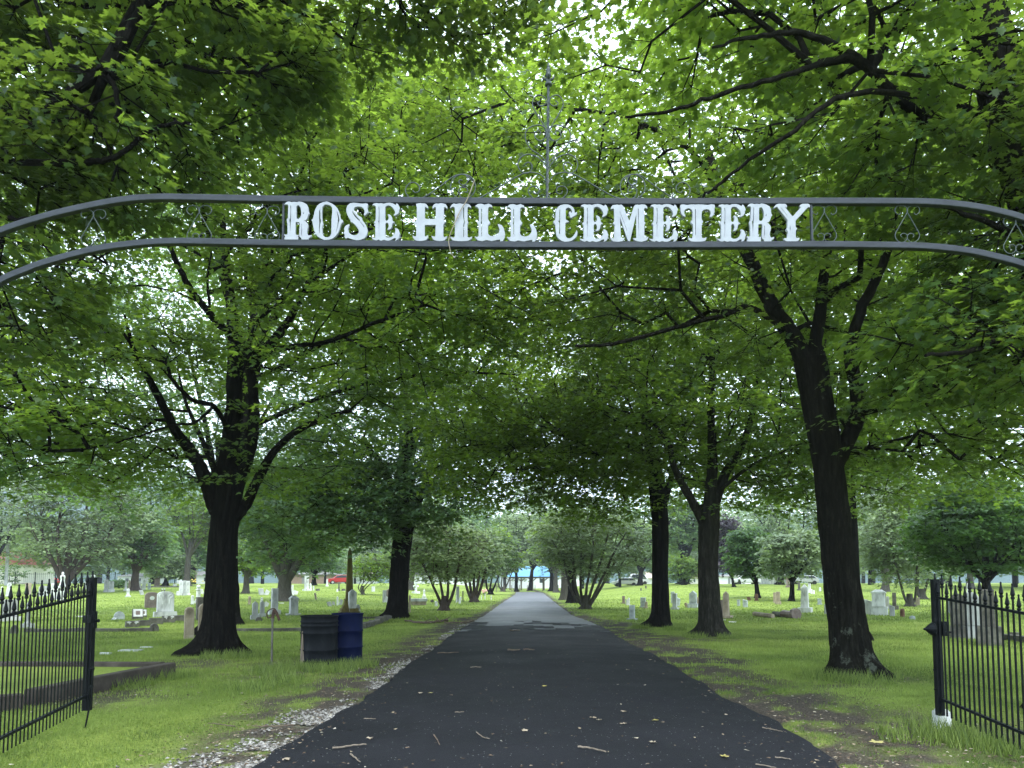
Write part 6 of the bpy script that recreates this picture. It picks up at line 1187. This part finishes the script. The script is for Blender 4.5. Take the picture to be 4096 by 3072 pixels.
# the twigs and leaves one can tell apart on the drive
def road_z(x, y):
    a, b_ = left_edge(y), right_edge(y); t = np.clip((x - a) / (b_ - a), 0, 1); return .014 + .05 * (1 - (2 * t - 1) ** 2)
def on_road(sx, sy):
    g = P(sx, sy, 1.0); t = (EYE - .05) / (EYE - g.z); x, y = g.x * t, t; return Vector((x, y, float(road_z(x, y)) + .006))
TW = [((2312, 3003), (2360, 3008), (2424, 3024), .010, 'longest pale stick on the black asphalt, near the bottom of the drive'),
      ((1735, 2948), (1748, 2967), (1758, 2988), .007, 'crooked bark strip upper left of the two bent twigs on the near drive'),
      ((1402, 3019), (1420, 3035), (1440, 3052), .008, 'bent pale twig in the lower left of the near drive'),
      ((1906, 2938), (1930, 2958), (1958, 2967), .006, 'curved thin twig with a leaf at its end in the middle of the near drive'),
      ((1330, 2993), (1400, 2987), (1465, 2983), .010, 'dark twig above the bent pale twig on the lower left of the drive'),
      ((1456, 2872), (1480, 2873), (1503, 2875), .006, 'short pale stick left on the near asphalt'),
      ((1820, 2855), (1838, 2856), (1856, 2854), .006, 'short pale stick right of the drive centre line, mid near'),
      ((1750, 2613), (1790, 2612), (1835, 2612), .014, 'dark bark strip on the left half of the drive ahead of the drums'),
      ((2030, 2608), (2055, 2608), (2080, 2608), .020, 'dark bark piece left of two lying across the middle of the drive'),
      ((2093, 2606), (2115, 2606), (2137, 2607), .018, 'dark bark piece right of two lying across the middle of the drive'),
      ((1882, 2674), (1900, 2673), (1925, 2674), .009, 'thin dark stick near the left edge beyond the near twigs'),
      ((2040, 2528), (2060, 2527), (2080, 2528), .02, 'dark scrap near the start of the old grey asphalt'),
      ((3023, 3058), (3070, 3066), (3105, 3072), .006, 'thin twig at the lower right edge of the drive'),
      ((3050, 2906), (3090, 2912), (3130, 2920), .006, 'thin straw on the right edge of the asphalt'),
      ((3100, 3028), (3140, 3030), (3165, 3034), .006, 'short pale twig close to the right gravel patch')]
for a, b_, c, r_, lab in TW:
    w_ = [on_road(*q) for q in (a, b_, c)]; o = w_[0]; mb = MB(); sp = smooth_path([rel(q, o) + np.array([0, 0, r_]) for q in w_], 5); sp[:, 2] += np.random.default_rng(int(a[0])).uniform(0, r_, len(sp)); mb.tube(sp, np.linspace(r_, r_ * .6, len(sp)), 6)
    tag(mb.build('twig', M['wood'] if 'pale' in lab or 'thin' in lab or 'curved' in lab else M['twig'], None, o), lab, 'twig', 'twigs on the drive')
M['yleaf'] = leafmat('fallen_yellow_leaf', (.30, .26, .07), (.42, .36, .12), (.5, .45, .2), (.3, .3, .05), .2); M['bleaf'] = leafmat('fallen_brown_leaf', (.22, .17, .11), (.32, .26, .19), (.4, .34, .26), (.2, .15, .05), .1)
LF = [(2614, 2886, 'yleaf', 'small yellow-green leaf right of centre on the drive'), (2492, 2852, 'bleaf', 'pale brown leaf upper right of the drive centre, beside a small stem'), (2504, 2903, 'bleaf', 'tan leaf just below the pale brown one'), (2400, 2890, 'bleaf', 'light curled leaf left of the small yellow-green one'), (2370, 2882, 'bleaf', 'small leaf touching the curled light one'), (2090, 2933, 'bleaf', 'curled leaf left of the drive centre'), (1480, 2951, 'bleaf', 'leaf between the short pale stick and the dark twig'), (1140, 3028, 'bleaf', 'pale leaf by the lower left edge of the asphalt'), (2605, 2636, 'bleaf', 'brown leaf near the right edge of the asphalt, farther off'), (2508, 2682, 'bleaf', 'flat pale leaf on the right half of the drive'), (2897, 3031, 'yleaf', 'greenish leaf near the right bottom of the drive'), (2620, 2979, 'bleaf', 'grey leaf below the yellow-green one'), (2185, 2752, 'yleaf', 'tiny yellow leaf on the drive centre'), (1675, 2773, 'bleaf', 'tan leaf left on the drive, one of two'), (1715, 2774, 'yleaf', 'yellowish leaf right of the tan one')]
def leaf_obj(g, mt, lab, s, seed):
    V0, T0 = leaf_template('near'); r = np.random.default_rng(seed); a = r.uniform(0, 6.28); c, s_ = math.cos(a), math.sin(a); V = V0 * s; V[:, 2] = r.uniform(.003, .018, len(V)); V = np.stack([V[:, 0] * c - V[:, 1] * s_, V[:, 0] * s_ + V[:, 1] * c, V[:, 2]], 1)
    tag(link('fallen_leaf', np_mesh('fallen_leaf', V, [T0], M[mt], {'tint': np.full(len(V), r.uniform(.3, .9))}), None, g), lab, 'leaf', 'fallen leaves')
for i, (sx, sy, mt, lab) in enumerate(LF): leaf_obj(on_road(sx, sy), mt, lab, .075, i)
leaf_obj(G(3493, 2980) + Vector((0, 0, .02)), 'yleaf', 'yellow maple leaf on the dirt between the drive and the right gate', .14, 77)

# ============================================================ FAR BUILDINGS, FENCE, POLES, CAR, FLOWERS
M['cream'] = noisy('cream_wall_paint', [(.3, (.55, .54, .48)), (.7, (.66, .65, .60))], 1.5, .8, .2, .1); M['wallwhite'] = noisy('white_wall_paint', [(.3, (.70, .71, .73)), (.7, (.80, .81, .82))], 1.5, .7, .2, .1)
M['redroof'] = noisy('red_metal_roof', [(.3, (.36, .07, .08)), (.7, (.48, .12, .12))], 1, .5, .4, .1); M['brick'] = noisy('brown_brick_wall', [(.3, (.24, .17, .13)), (.7, (.34, .25, .20))], 3, .9, .1, .2)
M['tanroof'] = noisy('tan_shingle_roof', [(.3, (.42, .34, .28)), (.7, (.52, .44, .37))], 2, .9, .1, .2); M['greyroof'] = noisy('grey_shingle_roof', [(.3, (.16, .155, .15)), (.7, (.25, .245, .24))], 2, .9, .1, .2)
M['blueroof'] = noisy('light_blue_metal_roof', [(.3, (.12, .34, .60)), (.7, (.20, .45, .70))], 1, .5, .4, .1); M['glass'] = mat('dark_window_glass', (.04, .05, .06), .15, .6); M['greydoor'] = mat('grey_garage_door', (.22, .22, .22), .6); M['post_wood'] = noisy('brown_post_wood', [(.3, (.14, .11, .09)), (.7, (.22, .18, .15))], 3, .85, .1, .3)
def house(label, sx0, sx1, ytop, ywall, yb, Y, wallm, roofm, doors=(), wins=(), depth=8, rz=0, name='house'):
    a = P(sx0, yb, Y); b_ = P(sx1, yb, Y); Wd = b_.x - a.x; hw = P(sx0, ywall, Y).z - a.z; hr = P(sx0, ytop, Y).z - a.z
    g = Vector(((a.x + b_.x) / 2, Y, a.z - .6)); hw += .6; hr += .6; root = empty(name, g, label, 'house' if name == 'house' else name.replace('_', ' '), rz=rz)
    mb = MB(); mb.box(-Wd / 2, Wd / 2, 0, depth, -.5, hw); mb.build('wall', M[wallm], root)
    e = .45; mb = MB(); V = [(-Wd / 2 - e, -e, hw + .004), (Wd / 2 + e, -e, hw + .004), (Wd / 2 + e, depth + e, hw + .004), (-Wd / 2 - e, depth + e, hw + .004), (-Wd / 2 + depth * .3, depth / 2, hr), (Wd / 2 - depth * .3, depth / 2, hr)]
    mb.add(V, [(3, 2, 1, 0), (0, 1, 5, 4), (2, 3, 4, 5)], [(1, 2, 5), (3, 0, 4)]); mb.build('roof', M[roofm], root)
    for f, wf in doors: mb = MB(); mb.box((f - wf / 2) * Wd - Wd / 2, (f + wf / 2) * Wd - Wd / 2, -.05, -.003, 0, hw * .82); mb.build('door', M['greydoor'], root)
    for f, wf in wins: 
        mb = MB(); x0, x1 = (f - wf / 2) * Wd - Wd / 2, (f + wf / 2) * Wd - Wd / 2; mb.box(x0 - .08, x1 + .08, -.06, -.003, hw * .42, hw * .84); wo = mb.build('window', M['wallwhite'], root); mb = MB(); mb.box(x0, x1, -.075, -.062, hw * .46, hw * .80); mb.build('pane', M['glass'], wo)
    return root
house('cream building with a red metal roof at the far left edge', -260, 92, 2205, 2258, 2325, 118, 'cream', 'redroof', wins=((.3, .1), (.6, .1)), name='building')
house('white house behind the straight dark trunk on the left', 470, 596, 2290, 2306, 2332, 165, 'wallwhite', 'greyroof', wins=((.3, .1), (.7, .1)))
house('white house between the small round tree and the left black trunk', 706, 850, 2282, 2302, 2334, 160, 'wallwhite', 'greyroof', wins=((.2, .08), (.5, .08), (.8, .08)))
house('low brown brick house with a grey garage door', 1165, 1328, 2284, 2298, 2338, 150, 'brick', 'greyroof', doors=((.33, .14),))
house('pinkish white building right of the red car', 1405, 1480, 2278, 2298, 2336, 150, 'wallwhite', 'tanroof', wins=((.5, .12),), name='building')
house('long white building behind the V-trunked tree', 1560, 1900, 2282, 2300, 2338, 158, 'wallwhite', 'greyroof', wins=((.15, .04), (.4, .04), (.65, .04), (.88, .04)), name='building')
house('white building seen through the blue roofed shelter', 2000, 2330, 2285, 2305, 2345, 200, 'wallwhite', 'greyroof', wins=((.2, .04), (.5, .04), (.8, .04)), name='building')
house('tan roofed white house left of the slender black trunk', 2556, 2640, 2286, 2313, 2333, 140, 'wallwhite', 'tanroof', wins=((.3, .1), (.7, .1)))
house('small white house between the two right black trunks', 2756, 2800, 2296, 2310, 2332, 140, 'cream', 'tanroof', wins=((.5, .15),))
house('grey shed with a pale roof edge behind the silvery tree', 3080, 3180, 2292, 2302, 2330, 128, 'granite', 'wallwhite', doors=((.4, .3),), name='shed')
house('white building behind the purple and round dark trees', 2860, 3050, 2298, 2306, 2330, 145, 'wallwhite', 'greyroof', doors=((.3, .05), (.6, .05)), name='building')
# shelter at the end of the drive
a = P(2040, 2362, 150); b_ = P(2222, 2362, 150); g = Vector(((a.x + b_.x) / 2, 150, 0)); Wd = b_.x - a.x; sh = empty('shelter', g, 'open wooden shelter with a light blue roof at the end of the drive', 'shelter')
hp = P(2040, 2312, 150).z
for k in range(5):
    for yy in (0, 5):
        x = -Wd / 2 + Wd * k / 4; mb = MB(); mb.box(x - .12, x + .12, yy - .12, yy + .12, -.2, hp)
        for s in (-1, 1): mb.tube([(x, yy, hp * .72), (x + s * .75, yy, hp - .02)], .06, 4)
        mb.build('post', M['post_wood'], sh)
mb = MB(); mb.box(-Wd / 2 - .2, Wd / 2 + .2, -.1, .1, hp + .003, hp + .25); mb.box(-Wd / 2 - .2, Wd / 2 + .2, 4.9, 5.1, hp + .003, hp + .25); mb.build('beam', M['post_wood'], sh)
hr = P(2040, 2272, 150).z; mb = MB(); e = .8; V = [(-Wd / 2 - e, -e, hp + .26), (Wd / 2 + e, -e, hp + .26), (Wd / 2 + e, 5 + e, hp + .26), (-Wd / 2 - e, 5 + e, hp + .26), (-Wd / 2 + 2, 2.5, hr + .4), (Wd / 2 - 2, 2.5, hr + .4)]
mb.add(V, [(3, 2, 1, 0), (0, 1, 5, 4), (2, 3, 4, 5)], [(1, 2, 5), (3, 0, 4)]); mb.build('roof', M['blueroof'], sh)
ORD = ['leftmost', 'second', 'third', 'fourth', 'middle', 'sixth', 'seventh', 'eighth', 'rightmost']
for k in range(9): 
    g = G(1985 + k * 31, 2368 - k * .6); mb = MB(); mb.box(-.06, .06, -.06, .06, -.1, 1.1, .8); tag(mb.build('fence_post', M['post_wood'], None, g), f'{ORD[k]} short wooden post in the row before the blue roofed shelter', 'fence post', 'row of short posts before the shelter')
# utility poles
for sx, yb, yt, Y, mt, lab in ((780, 2334, 2196, 135, 'post_wood', 'brown wooden utility pole left of the near left trunk'), (24, 2336, 2010, 100, 'granite', 'tall pale pole at the left edge before the red roofed building')):
    g = P(sx, yb, Y); ht = P(sx, yt, Y).z - g.z; po = empty('utility_pole', g, lab, 'pole'); mb = MB(); mb.tube([(0, 0, -.5), (0, 0, ht)], [.22, .16], 10); mb.build('pole', M[mt], po)
    mb = MB(); mb.box(-1.1, 1.1, -.06, .06, ht - .7, ht - .55); mb.build('crossarm', M[mt], po)
# far iron fence
def iron_fence(label, sx0, sx1, Y, h):
    a = P(sx0, 2330, Y); b_ = P(sx1, 2330, Y); z0 = float(H(a.x, Y)); root = empty('iron_fence', (a.x, Y, z0), label, 'fence'); Ln = b_.x - a.x
    mb = MB(); n = int(Ln / .28)
    for k in range(n): mb.box(k * .28 - .012, k * .28 + .012, -.012, .012, .05, h)
    mb.build('pickets', M['iron'], root)
    for z in (.2, h - .18): mb = MB(); mb.box(0, Ln, -.02, .02, z - .02, z + .02); mb.build('rail', M['iron'], root)
    for k in range(int(Ln / 2.8) + 1): mb = MB(); mb.box(k * 2.8 - .05, k * 2.8 + .05, -.05, .05, -.1, h + .1); mb.build('post', M['iron'], root)
iron_fence('black iron fence along the far left side of the cemetery', 60, 700, 104, 1.7)
# red car
g = P(1359, 2338, 118); g.z = float(H(g.x, g.y)) - .05; car = empty('parked_car', g, 'small red hatchback parked beyond the lawn left of the mossy obelisk', 'car', rz=math.radians(20))
M['carred'] = mat('red_car_paint', (.36, .02, .022), .3, .5); M['tyre'] = mat('tyre_rubber', (.02, .02, .02), .9); M['rim'] = mat('wheel_rim', (.5, .5, .52), .35, .5, .7); M['taill'] = mat('tail_light_lens', (.35, .01, .01), .2, .5)
mb = MB(); side = [(-1.85, .32), (-1.9, .62), (-1.8, .85), (-1.0, .98), (-.5, 1.38), (.1, 1.50), (1.1, 1.48), (1.65, 1.1), (1.85, .95), (1.9, .55), (1.82, .32)]; mb.prism(side[::-1], -.82, .82, .10); mb.build('body', M['carred'], car)
mb = MB(); mb.prism([(-.95, 1.0), (-.5, 1.34), (.1, 1.45), (1.1, 1.42), (1.55, 1.08)][::-1], -.832, .832, .01); mb.build('side_windows', M['glass'], car)
mb = MB(); V = [(1.20, -.66, 1.40), (1.64, -.7, 1.06), (1.64, .7, 1.06), (1.20, .66, 1.40)]; mb.add(np.array(V) + np.array([.03, 0, .03]), [(0, 1, 2, 3)]); mb.build('rear_window', M['glass'], car)
for x in (-1.2, 1.2):
    for s in (-1, 1):
        mb = MB(); mb.tube([(x, s * .70, .31), (x, s * .84, .31)], .31, 16); wh = mb.build('wheel', M['tyre'], car); mb = MB(); mb.tube([(x, s * .80, .31), (x, s * .85, .31)], .19, 12); mb.build('rim', M['rim'], wh)
for s in (-1, 1): mb = MB(); mb.box(1.86, 1.93, s * .72 - .1, s * .72 + .1, .8, 1.0); mb.build('tail_light', M['taill'], car)
# other vehicles as small shapes
def small_car(label, sx, Y, colr, name='parked_car', van=False):
    g = P(sx, 2330, Y); g.z = float(H(g.x, Y)) - .1; c = empty(name, g, label, 'van' if van else 'car', 'cars parked beyond the right lawn')
    m_ = mat('car_paint', colr, .3, .5); mb = MB(); top_ = 1.9 if van else 1.45
    side = [(-2.1, .35), (-2.15, .8), (-1.3, .95), (-.8, top_), (1.3, top_), (1.9, 1.0), (2.1, .9), (2.1, .35)]; mb.prism(side[::-1], -.85, .85, .1); mb.build('body', m_, c)
    mb = MB(); mb.prism([(-1.15, 1.0), (-.75, top_ - .08), (1.2, top_ - .08), (1.65, 1.02)][::-1], -.862, .862, .01); mb.build('windows', M['glass'], c)
    for x in (-1.35, 1.35):
        for s in (-1, 1): mb = MB(); mb.tube([(x, s * .72, .33), (x, s * .88, .33)], .33, 12); mb.build('wheel', M['tyre'], c)
small_car('white car under the drooping end of the many-stemmed tree', 2500, 125, (.7, .7, .72)); small_car('white van beside the tan roofed house', 2545, 128, (.75, .75, .77), van=True)
small_car('white car in the gap right of the round dark maple trunk', 2985, 118, (.7, .7, .72)); small_car('silver car far right behind the silvery tree', 3215, 116, (.5, .52, .54))
# flowers
def flowers(label, sx, sy, colr, n=26, rad=.35, h=.5, Yo=None):
    g = G(sx, sy); r = np.random.default_rng(int(sx)); root = empty('flower_bouquet', g, label, 'flowers'); mb = MB(); k = g.y / 30 * .5
    pts = np.stack([r.normal(0, rad * .5, n), r.normal(0, rad * .5, n), h * r.uniform(.5, 1.1, n)], 1)
    for q in pts: mb.lathe([(0, -.05 * k), (.05 * k, 0), (.045 * k, .04 * k), (0, .06 * k)], 6, tuple(q))
    mb.build('blossoms', mat('petals', colr, .7), root); mb = MB()
    for q in pts: mb.tube([(0, 0, 0), q], .008 * k, 4)
    mb.build('stems', M['grassblade'], root)
flowers('yellow flowers on top of the three white slabs', 735, 2332, (.85, .62, .12), 30, .9, .9); flowers('yellow flowers right of the three white slabs', 770, 2338, (.85, .65, .15), 24, .8, .7)
flowers('pink and white flowers by the white stakes left of the drive', 1938, 2384, (.75, .45, .42), 22, .45, .7); flowers('red flowers at the leaning reddish trunk behind the left gate', 233, 2345, (.6, .03, .05), 20, .35, .9)
# shrubs
def shrub(label, sx, sy, w_, h_, lm, seed):
    g = G(sx, sy); r = np.random.default_rng(seed); root = empty('shrub', g, label, 'shrub', 'shrubs at the edge of the lawn'); pts = sample_lobes([(0, 0, h_ * .55, w_ / 2, w_ / 2, h_ * .5)], 70, r, .5)
    make_leaves('foliage', M[lm], pts, unit(pts - np.array([0, 0, .1])), 16, .4, .22, 'far', r, parent=root); mb = MB()
    for k in range(5): mb.tube([(0, 0, 0), (math.cos(k * 1.3) * w_ * .3, math.sin(k * 1.3) * w_ * .3, h_ * .6)], [.05, .02], 5)
    mb.build('stems', M['bark'], root)
shrub('leafy green shrub at the foot of the red roofed building', 40, 2340, 5, 3.0, 'leafdark', 1); shrub('shrub along the far iron fence behind the gate spears', 300, 2338, 6, 3.2, 'leafblue', 2); shrub('small dark shrub before the slim white obelisks', 475, 2353, 2.2, 1.0, 'leafdark', 3); shrub('pale shrub behind the brown brick house', 1345, 2330, 7, 4.5, 'leafpale', 4); shrub('dark shrub under the leaning tree on the right lawn', 2720, 2338, 4, 2.0, 'leafdark', 5); shrub('shrub right of the leaning tree on the right lawn', 2780, 2335, 3.5, 3.4, 'leafyel', 6)
shrub('shrub left of the red car', 1300, 2331, 6, 3.5, 'leafdark', 7)

# haze in the air
hb = MB(); hb.box(-1450, 1450, -90, 960, -1.4, 175)
hz = bpy.data.materials.new('haze_air'); hz.use_nodes = True; hz.node_tree.nodes.clear()
ho = hz.node_tree.nodes.new('ShaderNodeOutputMaterial'); hv = hz.node_tree.nodes.new('ShaderNodeVolumePrincipled'); hv.inputs['Color'].default_value = (.86, .93, 1, 1); hv.inputs['Density'].default_value = .0004; hv.inputs['Anisotropy'].default_value = .2
hz.node_tree.links.new(hv.outputs[0], ho.inputs['Volume'])
tag(hb.build('haze', hz), 'thin pale haze in the damp air', 'haze', kind='stuff')
